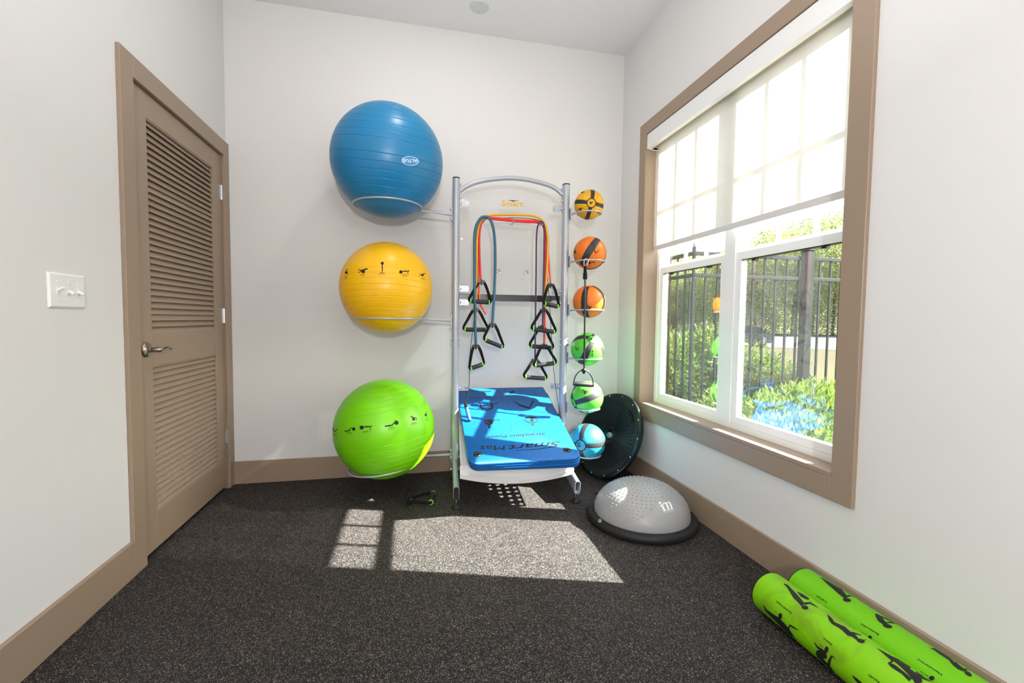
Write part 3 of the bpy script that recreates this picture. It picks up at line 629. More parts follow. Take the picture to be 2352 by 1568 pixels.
def big_ball(nm, c, R_, tilt_fb, tilt_lr, col, lines, label):
    """tilt_fb>0: axis top towards the camera; tilt_lr>0: top to the right (degrees)"""
    ax = Vector((math.sin(math.radians(tilt_lr)), -math.sin(math.radians(tilt_fb)), 1)).normalized()
    M = frame(c, ax); prof = []; g = []
    for z in lines: g += [(z-0.012, 0), (z-0.004, 0), (z, 1), (z+0.004, 0), (z+0.012, 0)]
    base = [(-math.cos(PI*k/64), 0) for k in range(65)]
    allz = sorted(set([p for p in g]+[b for b in base if all(abs(b[0]-z) > 0.014 for z in lines)]))
    for z, d in allz:
        z = max(-1, min(1, z)); rr = R_*(1-0.0045*d); prof.append((rr*math.sqrt(max(0, 1-z*z)), rr*z))
    prof[0] = (0, -R_); prof[-1] = (0, R_)
    t = thing('exercise_ball', label, 'exercise ball', tuple(c), group='exercise balls on the rack rings')
    MB().lathe(prof, 96, M).build('ball_skin', mat(nm+'_vinyl', col, 0.34, spec=0.45, noise=(14, 0.05)), t, angle=60)
    MB().lathe([(0, R_+0.0006), (0.012, R_+0.0004), (0.014, R_-0.001)], 16, M).build('valve_plug', M_PLATE, t)
    return t
bb = [b for b in BIG if b[0] == 'blue'][0]; yb_ = [b for b in BIG if b[0] == 'yellow'][0]; gb = [b for b in BIG if b[0] == 'green'][0]
blue = big_ball('blue', bb[1], bb[2], 11, 3.5, srgb(24, 118, 168), [-0.86, -0.74, -0.62, -0.50, -0.38, -0.26, -0.13, 0.0, 0.24, 0.36, 0.48, 0.60, 0.71, 0.82], 'large blue exercise ball on the top left ring of the rack')
SB = on_sphere(bb[1], bb[2]); m = MB()
pr_disc(m, SB, 942, 369.5, 19.5, 10.7, 0.09, 0.0010, 40, 0.92); pr_text(m, SB, 'ALTUS', (958.5, 366.0), (925.5, 365.0), (0.5, 7.2), 0.0010, weight=0.02)
m.build('white_emblem', mat('white_ink', (0.75, 0.82, 0.88), 0.5), blue, smooth=False)
m = MB(); pr_disc(m, SB, 942, 369.5, 18.5, 10.0, 0.09, 0.0006, 40); m.build('emblem_ground', mat('pale_blue_ink', srgb(70, 140, 190), 0.45), blue, smooth=False)
for sp in ([(926, 249, 0.8), (925.5, 266, 1.1)], [(777, 346, 0.8), (783, 338, 0.8)]): m = MB(); pr_stroke(m, SB, sp, 0.0006); m.build('scuff_mark', mat('blue_scuff', srgb(15, 70, 110), 0.6), blue, smooth=False)
yel = big_ball('yellow', yb_[1], yb_[2], -7, 0.5, srgb(238, 182, 12), [-0.9, -0.82, -0.74, -0.66, -0.57, -0.46, -0.34, -0.22, -0.10, 0.02, 0.13, 0.24], 'yellow exercise ball with black exercise figures on the middle left ring')
SY = on_sphere(yb_[1], yb_[2])
def prints(par, sf, figs, caps):
    for k, x, y, s in figs: m = MB(); figure(m, sf, k, x, y, s, 0.0009); m.build('printed_figure', M_INK, par, smooth=False)
    for x, y, w, sl in caps: m = MB(); caption(m, sf, x, y, w, sl, 0.0009); m.build('printed_caption', M_INK, par, smooth=False)
prints(yel, SY, (('sit', 796, 625, 15), ('prone', 834, 622, 24), ('stand', 878, 615, 21), ('plank', 929, 624, 23), ('prone', 970, 631, 15)), ((795, 635, 9, -0.08), (833.5, 630, 13, -0.05), (878, 627, 22, 0.02), (930, 631, 16, 0.08), (972, 639, 10, 0.2)))
grn = big_ball('green', gb[1], gb[2], -5.5, -8.5, srgb(112, 196, 8), [-0.9, -0.8, -0.7, -0.6, -0.5, -0.4, -0.29, -0.18, 0.42, 0.52, 0.62, 0.72, 0.82], 'lime green exercise ball with black figures on the lowest left ring')
SG = on_sphere(gb[1], gb[2]); prints(grn, SG, (('vee', 770, 987, 16), ('bridge', 804, 985, 23), ('plank', 841, 981, 28), ('lift', 899, 974, 29), ('crouch', 949, 961, 17), ('sit', 978, 952, 13)), ((770, 996, 10, 0), (803, 993, 17, -0.05), (841, 990, 20, -0.1), (900, 981.5, 19, -0.14), (951, 971, 18, -0.2), (981, 962, 8, -0.3)))
# ================================================================== MEDICINE BALLS
def med_ball(c, R_, pole_dir, stripe_dir, col, mname, num, label, badge_px=None, figs=(), hw0=0.12, hw1=0.22):
    M = frame(c, pole_dir, stripe_dir); t = thing('medicine_ball', label, 'medicine ball', tuple(c), group='medicine balls on the right of the rack')
    body = MB(); NT = 48; th0 = 0.30; NP = 12
    ths = [th0+(PI-2*th0)*k/NT for k in range(NT+1)]
    def hw(th):
        d = hw0+(hw1-hw0)*math.sin(th)**1.2; return min(0.72, d/math.sin(th))
    def P(th, ph, r=R_): return (r*math.sin(th)*math.cos(ph), r*math.sin(th)*math.sin(ph), r*math.cos(th))
    for q in range(4):
        st = MB(); vs = []; fs = []
        for th in ths:
            for k in range(5): u = k/4*2-1; vs.append(P(th, q*PI/2+hw(th)*u, R_*(0.994 if abs(u) == 1 else 1.0)))
        fs = [(i*5+k, i*5+k+1, i*5+6+k, i*5+5+k) for i in range(NT) for k in range(4)]
        st.add(vs, fs, M); st.build('black_stripe', mat('med_black_rubber', (0.022, 0.022, 0.025), 0.5), t, angle=70)
        vs = []
        for th in ths:
            a, b = q*PI/2+hw(th), (q+1)*PI/2-hw(th)
            for k in range(NP+1):
                r = R_*(0.994 if k in (0, NP) else 1.0); f = k/NP
                if k == 1: f = 0.035
                if k == NP-1: f = 0.965
                vs.append(P(th, a+(b-a)*f, r))
        body.add(vs, [(i*(NP+1)+k, i*(NP+1)+k+1, (i+1)*(NP+1)+k+1, (i+1)*(NP+1)+k) for i in range(NT) for k in range(NP)], M)
    for sg in (1, -1):
        pr = [(R_*math.sin(th0*k/6), sg*R_*math.cos(th0*k/6)) for k in range(6)]+[(R_*0.992*math.sin(th0*0.97), sg*R_*0.992*math.cos(th0*0.97)), (R_*math.sin(th0*1.04)*0.994, sg*R_*math.cos(th0*1.04)*0.994)]
        body.lathe(pr, 40, M)
    b = body.build('rubber_cover', mat(mname, col, 0.42, spec=0.4, noise=(60, 0.06)), t, angle=70)
    rg = MB()
    for q_, wd in ((th0*1.0, 0.030),): rg.lathe([(R_*1.001*math.sin(q_+wd*u), R_*1.001*math.cos(q_+wd*u)) for u in (-1, 1)], 40, M)
    rg.build('badge_ring', M_INK, t)
    sf = on_sphere(c, R_); m = MB()
    if badge_px: pr_text(m, sf, num, *badge_px, 0.0008, weight=0.03); m.build('badge_number', M_INK, t, smooth=False)
    for k, x, y, s in figs: m = MB(); figure(m, sf, k, x, y, s, 0.0008); m.build('printed_figure', M_INK, t, smooth=False)
    return t
def sdir(i, px, py):
    q = on_sphere(MEDS[i][1], MEDS[i][2])(px, py); return q[1]
def tdir(i, a, b): return sdir(i, *b)-sdir(i, *a)
ORG = srgb(226, 116, 30); MG = srgb(82, 192, 60)
med_ball(Vector(MEDS[0][1]), MEDS[0][2], sdir(0, 1358.5, 466), tdir(0, (1358, 466), (1361, 446)), srgb(218, 162, 22), 'med_yellow', '4', 'small yellow and black medicine ball with a 4 badge, topmost on the right', ((1362.5, 461.5), (1353.5, 463), (0.6, 6.5)), (('crouch', 1337, 441, 11), ('prone', 1333, 480, 13), ('sit', 1375, 488, 10)), 0.11, 0.15)
med_ball(Vector(MEDS[1][1]), MEDS[1][2], Vector((0.50, -0.12, 0.83)), Vector((-0.35, -0.80, 0.0)), ORG, 'med_orange', '6', 'orange medicine ball with a slanting black band, hung with a black resistance cord', None, (('sit', 1321, 578, 12), ('vee', 1370, 577, 16), ('plank', 1360, 603, 17)), 0.12, 0.22)
med_ball(Vector(MEDS[2][1]), MEDS[2][2], Vector((-0.13, -0.18, 0.97)), Vector((-0.62, -0.74, 0.0)), ORG, 'med_orange', '6', 'orange medicine ball with two upright black bands, third from the top', None, (('sit', 1341, 674, 12), ('crouch', 1353, 706, 14)), 0.12, 0.20)
med_ball(Vector(MEDS[3][1]), MEDS[3][2], sdir(3, 1362, 778.5), tdir(3, (1360, 785), (1343, 820)), MG, 'med_green', '8', 'green medicine ball with an 8 badge facing up, fourth from the top', ((1353.5, 781), (1361, 781), (-0.5, -6)), (('vee', 1327, 800, 15), ('stand', 1361, 812, 12)), 0.12, 0.20)
med_ball(Vector(MEDS[4][1]), MEDS[4][2], sdir(4, 1316, 925), tdir(4, (1330, 930), (1378, 912)), MG, 'med_green', '8', 'green and black medicine ball behind the black handle, fifth from the top', ((1312, 928), (1318, 930), (1, -5)), (('crouch', 1343, 900, 17), ('sit', 1349, 945, 7)), 0.12, 0.18)
med_ball(Vector(MEDS[5][1]), MEDS[5][2], sdir(5, 1333, 1023), tdir(5, (1345, 1022), (1385, 1018)), srgb(40, 152, 186), 'med_blue', '10', 'light blue and black medicine ball with a 10 badge, lowest on the right', ((1325.5, 1016), (1325.5, 1026.5), (8.5, 0)), (('sit', 1318, 986, 8),), 0.10, 0.16)
# ================================================================== RESISTANCE BANDS AND ROPE
def grip_handle(parent, clip, A, B, ly, wire=False, dyA=-0.004, dyB=0.0, twist=0.0):
    """clip, A, B in photo px: tube clip and the two ends of the grip, all near the rack plane ly"""
    c = rpx(*clip, ly); a = rpx(*A, ly+dyA); b = rpx(*B, ly+dyB); d = (b-a).normalized()
    g = MB().tube([a, a+d*0.002, b-d*0.002, b], [0.0125, 0.014, 0.014, 0.0125], 20, M=RK).build('grip', mat('black_foam', (0.014, 0.014, 0.015), 0.5, spec=0.45), parent)
    for e, sg in ((a, -1), (b, 1)):
        MB().tube([e-d*sg*0.004, e+d*sg*0.003], 0.0148, 20, M=RK).build('end_ring', M_LIME, g)
        MB().tube([e+d*sg*0.0031, e+d*sg*0.0036], 0.0110, 16, M=RK).build('grip_hole', M_BLK, g)
    w = 0.019
    up = Vector((0, 0, 1)); k = MB().box((-w, -0.009, -0.006), (w, 0.009, 0.0085), RK @ T(*c) @ Matrix.Rotation(twist, 4, 'Y'), bev=0.004)
    k.tube([c+Vector((0, 0, 0.014)), c+Vector((0, 0, -0.022))], 0.0062, 10, M=RK)
    for sx in (-1, 1): k.tube([c+Vector((sx*(w-0.004), -0.011, 0)), c+Vector((sx*(w-0.004), 0.011, 0))], 0.0085, 10, M=RK)
    k.build('clip', M_BLKS, g)
    for e, sg in ((a, -1), (b, 1)):
        s0 = c+Vector((sg*(w-0.003), -0.006, -0.004)); en = e+d*sg*0.004
        mid = s0.lerp(en, 0.5)+Vector((sg*0.006, -0.004, 0.004)); cur = spline([s0, s0.lerp(mid, 0.5)+Vector((sg*0.002, -0.002, 0)), mid, en+Vector((sg*0.003, -0.004, 0.022)), en+Vector((sg*0.005, -0.002, 0.004)), en+Vector((0, 0, -0.004))], 4)
        n = len(cur); sides = [Vector((math.cos(0.5*PI*i/(n-1)*0.8), -math.sin(0.5*PI*i/(n-1)*0.8), 0)) for i in range(n)]
        MB().ribbon([RK @ p for p in cur], 0.019, 0.0016, [RK.to_3x3() @ s for s in sides]).build('strap', M_STRAP, g)
    return g
def band(label, pts, r, mt, ly, handles):
    p3 = []
    for p in pts: p3.append(rpx(p[0], p[1], ly+(p[2] if len(p) > 2 else 0)))
    p3 = spline(p3, 6); t = thing('resistance_band', label, 'resistance band', tuple(rk(*p3[len(p3)//2])), group='resistance bands hung over the clear pegs')
    MB().tube(p3, r, 12, M=RK).build('tube', mt, t)
    for h in handles: grip_handle(t, *h)
    return t
TEAL = mat('teal_rubber', srgb(22, 92, 116), 0.4); RED = mat('red_rubber', srgb(225, 18, 30), 0.38); ORA = mat('coral_rubber', srgb(245, 78, 38), 0.38)
YLW = mat('amber_rubber', srgb(222, 160, 28), 0.4); PUR = mat('purple_rubber', srgb(52, 26, 82), 0.4)
band('thick teal resistance band draped over the left peg', [(1093, 789), (1091.5, 740), (1090.5, 680), (1090, 600), (1090, 545), (1094, 519), (1103, 502), (1113, 497.5), (1123, 501), (1131, 516), (1136, 548), (1137.5, 600), (1135.5, 670), (1131.5, 740)], 0.0088, TEAL, -0.056,
     [((1093.1, 794), (1081, 846), (1108.2, 836.5), -0.062, False, -0.012, 0.012), ((1130.9, 744.8), (1114.8, 780.8), (1152.2, 796.2), -0.062, False, -0.006, 0.002, 0.12)])
band('bright red resistance band stretched across two pegs, handle low on the right', [(1104, 642), (1102, 600), (1101, 560), (1102, 530), (1107, 510), (1117, 501.5), (1140, 504), (1178, 507.5), (1210, 510), (1234, 511), (1246, 517), (1251, 535), (1253, 580), (1252, 640), (1251, 700), (1250, 788)], 0.0065, RED, -0.028,
     [((1105.7, 646.6), (1080.8, 691.3), (1123.6, 694.3), -0.038), ((1249, 793.1), (1229.1, 839.4), (1272.9, 833.8), -0.060, False, -0.010, 0.006)])
band('coral orange resistance band with a loose tail below the left handles', [(1117, 721), (1111, 713), (1104, 700), (1100.5, 680), (1099, 650), (1098, 600), (1098, 550), (1101, 520), (1109, 504), (1119, 500, 0.004), (1150, 501), (1190, 505), (1230, 507), (1247, 514), (1254, 535), (1259, 580), (1262, 620), (1264.5, 650)], 0.0062, ORA, -0.018,
     [((1264.6, 654.4), (1251.4, 697.4), (1280.1, 703.8), -0.070, False, -0.016, 0.006, 0.05)])
band('mustard yellow resistance band arching over the left and right pegs', [(1092, 706), (1094, 650), (1095, 590), (1096, 545), (1101, 515), (1113, 499), (1126, 494.5), (1150, 493.2), (1190, 493.2), (1224, 495.5), (1242, 503), (1253, 518), (1258, 545), (1258, 580), (1255.5, 630), (1252, 670), (1249.5, 705)], 0.0078, YLW, -0.040,
     [((1092.8, 710.4), (1067.9, 756.6), (1116.2, 757), -0.044), ((1249, 711.8), (1224.3, 755.6), (1272.1, 762), -0.052, False, -0.004, 0.004)])
band('thin purple resistance band looped over the right peg with the lowest handle', [(1229, 822), (1229.5, 760), (1230.5, 690), (1231.5, 620), (1232, 560), (1234, 525), (1239, 511), (1244, 508.5), (1248.5, 514), (1250, 535), (1249.5, 590), (1248, 660), (1246, 748)], 0.0052, PUR, -0.052,
     [((1244.2, 750.8), (1220.3, 794.7), (1266.6, 798.7), -0.020), ((1229, 826.6), (1206.7, 865.7), (1251.4, 868.9), -0.066, False, -0.012, 0.008)])
# jump rope
jr = thing('jump_rope', 'thin black cord jump rope with blue beaded grips dangling onto the mats', 'jump rope', tuple(rk(0.36, -0.07, 1.7)))
JP = [(1072, 925, -0.12), (1075, 905, -0.10), (1077.5, 880, -0.085), (1078.5, 850, -0.075), (1080, 810, -0.07), (1084, 770, -0.07), (1089.5, 730, -0.07), (1091.5, 700, -0.07), (1095, 640, -0.03), (1099, 560, -0.02), (1106, 508, -0.02), (1118, 502, -0.02), (1180, 500, -0.02), (1230, 504, -0.02), (1250, 517, -0.02), (1256, 560, -0.02), (1257, 620, -0.02), (1261, 680, -0.02), (1266, 760, -0.03), (1270, 830, -0.05), (1275, 880, -0.07), (1281, 920, -0.085), (1285.5, 948, -0.095)]
MB().tube(spline([rpx(a, b, c) for a, b, c in JP], 5), 0.0021, 8, M=RK).build('cord', M_BLKS, jr)
for a, b in (((1067.5, 923, -0.125), (1079, 965, -0.170)), ((1284.5, 949, -0.095), (1295, 990, -0.125))):
    A, B = rpx(*a), rpx(*b); d = (B-A).normalized(); L = (B-A).length
    MB().tube([A, A+d*L*0.3], [0.0085, 0.0110], 16, M=RK).build('collar', mat('dark_bronze', srgb(60, 40, 35), 0.35, 0.4), jr)
    g = MB(); n = 13
    for k in range(n): s = L*(0.3+0.7*k/n); e = L*(0.3+0.7*(k+1)/n); g.tube([A+d*s, A+d*(s+(e-s)*0.25), A+d*(s+(e-s)*0.75), A+d*(e-0.0002)], [0.0085, 0.0118, 0.0118, 0.0085], 16, M=RK)
    g.build('beaded_grip', mat('blue_white_braid', srgb(70, 130, 200), 0.4, noise=(180, 0.5)), jr)
    MB().tube([B-d*0.001, B+d*0.004], [0.0105, 0.009], 16, M=RK).build('end_plug', M_BLK, jr)
# cord with carabiner on the second ball ring
rc = thing('resistance_band', 'single black resistance cord with steel carabiner and foam handle hooked on a ball ring', 'resistance band', tuple(rk(0.87, -0.16, 1.48)))
RY = -0.186
c0 = rpx(1345, 604, RY)
cr_ = [rpx(*p, RY) for p in ((1341.5, 612), (1340.8, 604), (1342, 596.5), (1345.5, 594), (1349.8, 596), (1351, 600), (1348.5, 608), (1346.8, 612))]
cr_ = [Vector((p.x, p.y-0.006*math.sin(i/7*PI), p.z)) for i, p in enumerate(cr_)]
MB().tube(spline(cr_, 4), 0.0022, 10, M=RK).build('carabiner', M_ZINC, rc)
a, b = rpx(1344, 611, RY), rpx(1344, 641, RY)
MB().tube([a, a.lerp(b, 0.5), a.lerp(b, 0.52), b], [0.0095, 0.0105, 0.0125, 0.0140], 16, M=RK).build('sleeve', M_STRAP, rc)
MB().tube([b+Vector((0, 0, 0.004)), rpx(1343.6, 700, RY), rpx(1342.6, 780, RY), rpx(1341.6, 850, RY)], 0.0056, 12, M=RK).build('cord', mat('black_latex', (0.012, 0.012, 0.012), 0.22), rc)
ap = [rpx(*p, RY-0.002) for p in ((1318.8, 884), (1319, 873), (1323, 862), (1330, 853.5), (1338, 849.5), (1343, 849.5), (1351, 854), (1358, 863), (1362, 874), (1361.5, 885))]
hnd = MB().tube(spline(ap, 5), 0.0042, 10, M=RK).build('handle_arch', M_BLKS, rc)
k = rpx(1341, 850.5, RY); MB().tube([k+Vector((0, 0, 0.012)), k+Vector((0, 0, 0.004)), k+Vector((0, 0, -0.006)), k+Vector((0, 0, -0.022))], [0.010, 0.015, 0.013, 0.006], 16, M=RK).build('hub', M_BLKS, hnd)
a, b = rpx(1318.5, 880.5, RY), rpx(1361.5, 884.0, RY); d = (b-a).normalized()
MB().tube([a+d*0.008, a+d*0.012, b-d*0.012, b-d*0.008], [0.014, 0.0155, 0.0155, 0.014], 20, M=RK).build('foam_grip', mat('black_foam', (0.014, 0.014, 0.015), 0.5, spec=0.45), hnd)
for e, sg in ((a, -1), (b, 1)): MB().tube([e-d*sg*0.008, e+d*sg*0.004], 0.0135, 20, M=RK).build('grip_collar', M_BLKS, hnd)
# loose handle on the floor
fh = thing('band_handle', 'loose black band handle with a lime ring lying on the floor left of the rack', 'band handle', (0.05, 2.64, 0))
a, b = Vector((0.118, 2.735, 0.0155)), Vector((0.098, 2.600, 0.0155)); d = (b-a).normalized()
MB().tube([a, a+d*0.002, b-d*0.002, b], [0.0125, 0.0145, 0.0145, 0.0125], 20).build('grip', mat('black_foam', (0.014, 0.014, 0.015), 0.5, spec=0.45), fh)
for e, sg in ((a, -1), (b, 1)):
    MB().tube([e-d*sg*0.003, e+d*sg*0.003], 0.0154, 20).build('end_ring', M_LIME, fh)
    MB().tube([e+d*sg*0.0031, e+d*sg*0.0036], 0.0110, 16).build('grip_hole', M_BLK, fh)
c = Vector((-0.020, 2.640, 0.020))
MB().box((-0.010, -0.022, -0.018), (0.012, 0.022, 0.018), T(*c) @ Matrix.Rotation(0.35, 4, 'Z'), bev=0.004).tube([c+Vector((-0.01, 0.02, -0.012)), c+Vector((-0.005, 0.026, 0.026))], 0.008, 12).tube([c+Vector((-0.012, -0.02, -0.016)), c+Vector((-0.016, -0.022, 0.022))], 0.008, 12).build('clip', M_BLKS, fh)
for e, off in ((a, Vector((0, 0.020, 0))), (b, Vector((0, -0.018, 0)))):
    s0 = c+off; cur = spline([s0, s0.lerp(e, 0.4)+Vector((0, off.y*0.6, 0.002)), s0.lerp(e, 0.8)+Vector((0, off.y*0.7, 0)), e+d*(-0.004 if e is a else 0.006)+Vector((-0.004, 0, 0)), e+Vector((0.006, off.y*0.15, 0))], 5)
    MB().ribbon([Vector((p.x, p.y, max(p.z, 0.0115))) for p in cur], 0.020, 0.0018, (0, 0, 1)).build('strap', M_STRAP, fh)
# ================================================================== EXERCISE MATS
def mat_mat(name, ca, dirv):
    m = mat(name, ca, 0.45, spec=0.35); n = m.node_tree.nodes; l = m.node_tree.links
    tc = n.new('ShaderNodeTexCoord'); w = n.new('ShaderNodeTexWave'); w.bands_direction = 'X'; w.inputs['Scale'].default_value = 68; w.inputs['Distortion'].default_value = 0
    l.new(tc.outputs['Object'], w.inputs['Vector']); bp = n.new('ShaderNodeBump'); bp.inputs['Strength'].default_value = 0.9; bp.inputs['Distance'].default_value = 0.0012
    l.new(w.outputs['Fac'], bp.inputs['Height']); l.new(bp.outputs['Normal'], n['Principled BSDF'].inputs['Normal'])
    mr = n.new('ShaderNodeMix'); mr.data_type = 'RGBA'; l.new(w.outputs['Fac'], mr.inputs['Factor'])
    mr.inputs['A'].default_value = (*[c*0.82 for c in ca], 1); mr.inputs['B'].default_value = (*ca, 1); l.new(mr.outputs['Result'], n['Principled BSDF'].inputs['Base Color']); return m
M_MATB = mat_mat('ribbed_blue_foam', srgb(4, 100, 182), 0)
SLOPE = math.atan(0.344)
MC = Vector((0.603, 2.702, 0.4635))               # centre of the top surface
MF = Matrix.Translation(MC) @ Matrix.Rotation(math.radians(-0.6), 4, 'Z') @ Matrix.Rotation(SLOPE, 4, 'X')
MWd, MLn, MT = 0.315, 0.425, 0.0165
def rrect(w, l_, r, n=6, rb=None):
    o = []; rb = rb or r
    for cx, cy, a, r in ((w-rb, l_-rb, 0, rb), (-w+rb, l_-rb, 90, rb), (-w+r, -l_+r, 180, r), (w-r, -l_+r, 270, r)):
        for k in range(n+1): t_ = math.radians(a+90*k/n); o.append((cx+r*math.cos(t_), cy+r*math.sin(t_)))
    return o
GP = [(-0.258, -0.342), (0.252, -0.345)]
MATL = ['ribbed blue exercise mat with printed stretching poses, top of the stack on the tray', 'plain blue exercise mat second from the top of the stack', 'blue exercise mat third from the top, bulging on the right', 'lowest blue exercise mat of the stack, touching the tray']
for k, (dx, dy, yw) in enumerate(((0, 0, 0), (0.007, 0.004, -0.3), (0.016, 0.006, -0.8), (0.024, 0.016, -2.0))):
    Mk = MF @ T(dx, dy, -k*(MT+0.0008)) @ Matrix.Rotation(math.radians(yw), 4, 'Z')
    t = thing('exercise_mat', MATL[k], 'exercise mat', M=Mk, group='blue mats stacked on the tray')
    oc = rrect(MWd, MLn, 0.055, rb=0.012); ic = rrect(MWd-0.0025, MLn-0.0025, 0.0525, rb=0.0095); n = len(oc)
    vs = [(x, y, 0) for x, y in ic]+[(x, y, -0.003) for x, y in oc]+[(x, y, -MT+0.003) for x, y in oc]+[(x, y, -MT) for x, y in ic]
    fs = [tuple(range(n)), tuple(range(4*n-1, 3*n-1, -1))]+[(i*n+q, i*n+(q+1) % n, (i+1)*n+(q+1) % n, (i+1)*n+q) for i in range(3) for q in range(n)]
    MB().add(vs, fs, Mk).build('foam_pad', M_MATB, t, angle=60)
    if k == 0:
        top = t
        for gx, gy in GP:
            MB().lathe([(0.0075, 0.0004), (0.0085, 0.0016), (0.0150, 0.0016), (0.0165, 0.0002)], 28, Mk @ T(gx, gy, 0)).build('grommet', mat('pewter', srgb(90, 85, 82), 0.35, 0.9), t)
            MB().lathe([(0, 0.0004), (0.0076, 0.0004)], 20, Mk @ T(gx, gy, 0)).build('grommet_hole', mat('hole_black', (0.002, 0.002, 0.002), 0.95, spec=0.0), t)
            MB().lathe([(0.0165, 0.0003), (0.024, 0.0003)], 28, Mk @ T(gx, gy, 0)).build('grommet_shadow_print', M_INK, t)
MP = on_plane(MC, MF.to_3x3() @ Vector((0, 0, 1)))
def q(u, v, ox=1050, oy=870, s=6.534): return (ox+u/s, oy+v/s)
m = MB()
pr_text(m, MP, 'Smart', q(1548, 935), q(765, 1000), (-1.2, 12.6), 0.0007, shear=0.2, weight=0.012)
pr_text(m, MP, 'Mat', q(716, 1000), q(342, 1004), (-0.8, 10.6), 0.0007, weight=0.0)
pr_stroke(m, MP, [q(1500, 1010)+(1.2,), q(1200, 1055)+(1.6,), q(860, 1078)+(0.8,)], 0.0007)
pr_text(m, MP, 'Stretching Poses', q(1322, 808), q(452, 858), (-0.5, 6.2), 0.0007, weight=0.02)
m.build('printed_lettering', M_INK, top, smooth=False)
m = MB()
def b8(u, v): return (1050+u/8.11, 880+v/8.11)
def bs(*p): pr_stroke(m, MP, [b8(a, b)+(w*0.9,) for a, b, w in p], 0.0007)
def pose(): global m; m.build('printed_pose', M_INK, top, smooth=False); m = MB()
bs((385, 365, 1.2), (430, 375, 2.2), (432, 440, 5), (480, 478, 5), (570, 492, 4), (650, 465, 5.5), (660, 430, 6), (625, 400, 4), (622, 380, 3), (700, 380, 1.8), (775, 372, 1.2))
bs((430, 372, 1.5), (400, 380, 1)); pose()
bs((1040, 345, 1), (1110, 360, 2), (1150, 400, 4), (1240, 430, 5), (1340, 458, 5), (1375, 420, 4.5), (1390, 370, 4), (1435, 325, 3)); pose()
bs((490, 685, 2), (540, 690, 3), (600, 680, 3), (700, 683, 2), (770, 680, 2), (800, 708, 1.5))
bs((510, 700, 3), (540, 745, 4), (590, 770, 6), (640, 740, 5), (680, 700, 4)); bs((560, 710, 6), (640, 715, 6), (650, 760, 5)); bs((600, 780, 5), (598, 838, 3)); pose()
bs((1235, 680, 1.5), (1300, 640, 3), (1400, 635, 4), (1480, 655, 3), (1505, 690, 1.5)); bs((1245, 690, 2), (1300, 715, 2.5), (1370, 740, 3)); bs((1500, 700, 2), (1450, 730, 2.5), (1400, 740, 3)); bs((1395, 650, 8), (1395, 720, 8)); bs((1400, 740, 3.5), (1412, 790, 4.5)); pose()
bs((470, 150, 2), (560, 152, 3), (640, 155, 2)); pose(); bs((980, 195, 3), (1010, 170, 4), (1040, 145, 3)); bs((1010, 195, 2), (1060, 160, 3))
pose()
for box_ in (((195, 275), (820, 265), (905, 545), (245, 560)), ((935, 310), (1500, 270), (1660, 540), (1010, 555)), ((320, 640), (945, 610), (1010, 850), (345, 880)), ((1050, 610), (1700, 580), (1765, 790), (1115, 850)), ((215, 150), (770, 140), (830, 225), (220, 270)), ((880, 150), (1440, 130), (1480, 215), (930, 270))):
    pp = [b8(*p) for p in box_]
    for i in range(4): a_, b_ = pp[i], pp[(i+1) % 4]; pr_stroke(m, MP, [(a_[0], a_[1], 0.5), (b_[0], b_[1], 0.5)], 0.0005)
    m.build('printed_frame', mat('navy_ink', srgb(10, 60, 120), 0.6), top, smooth=False); m = MB()
#@@PART3
# ================================================================== BALANCE TRAINERS
DC = Vector((1.219, 2.184, 0.0)); DR, DH, DB = 0.2535, 0.178, 0.044
bt = thing('balance_trainer', 'grey studded half-ball balance trainer on a black base, flat on the floor', 'balance trainer', tuple(DC))
MB().lathe([(0, 0.003), (0.276, 0.003), (0.288, 0.008), (0.2937, 0.020), (0.292, 0.034), (0.284, 0.042), (0.272, 0.046), (0.266, 0.044), (0.262, 0.047), (0.256, 0.047), (0.250, 0.042), (0, 0.042)], 96, T(*DC)).build('base_rim', M_BLK, bt)
M_DOME = mat('grey_vinyl', srgb(152, 153, 154), 0.36, spec=0.45)
dprof = [(DR*math.cos(PI/2*k/40), DB+DH*math.sin(PI/2*k/40)) for k in range(40)]+[(0, DB+DH)]
MB().lathe(dprof, 96, T(*DC)).build('dome', M_DOME, bt, angle=80)
def on_dome(px, py):
    d = ray(px, py); o = CAM-DC-Vector((0, 0, DB)); D = Vector((d.x/DR, d.y/DR, d.z/DH)); O = Vector((o.x/DR, o.y/DR, o.z/DH))
    a, b, c = D.dot(D), O.dot(D), O.dot(O)-1; q = b*b-a*c
    if q < 0: return None
    p = CAM+d*((-b-math.sqrt(q))/a); l = p-DC-Vector((0, 0, DB)); return p, Vector((l.x/DR**2, l.y/DR**2, l.z/DH**2)).normalized()
LB = [(1366, 1160), (1371, 1172), (1379, 1184), (1393, 1194), (1412, 1199), (1435, 1199.5), (1457, 1195), (1478, 1186), (1496, 1172), (1508, 1157), (1515.5, 1142), (1530, 1146), (1550, 1153), (1577, 1163), (1590, 1170)]
def smooth_zone(p, n):
    if n.dot(CAM-p) < 0: return False
    x, y = pj(p)
    if x <= LB[0][0]: return y > LB[0][1]
    for (x0, y0), (x1, y1) in zip(LB, LB[1:]):
        if x0 <= x <= x1: return y > y0+(y1-y0)*(x-x0)/(x1-x0)-3
    return y > LB[-1][1]-3
studs = MB(); s_arc = 0.0
lat = [k*0.0205 for k in range(1, 18)]
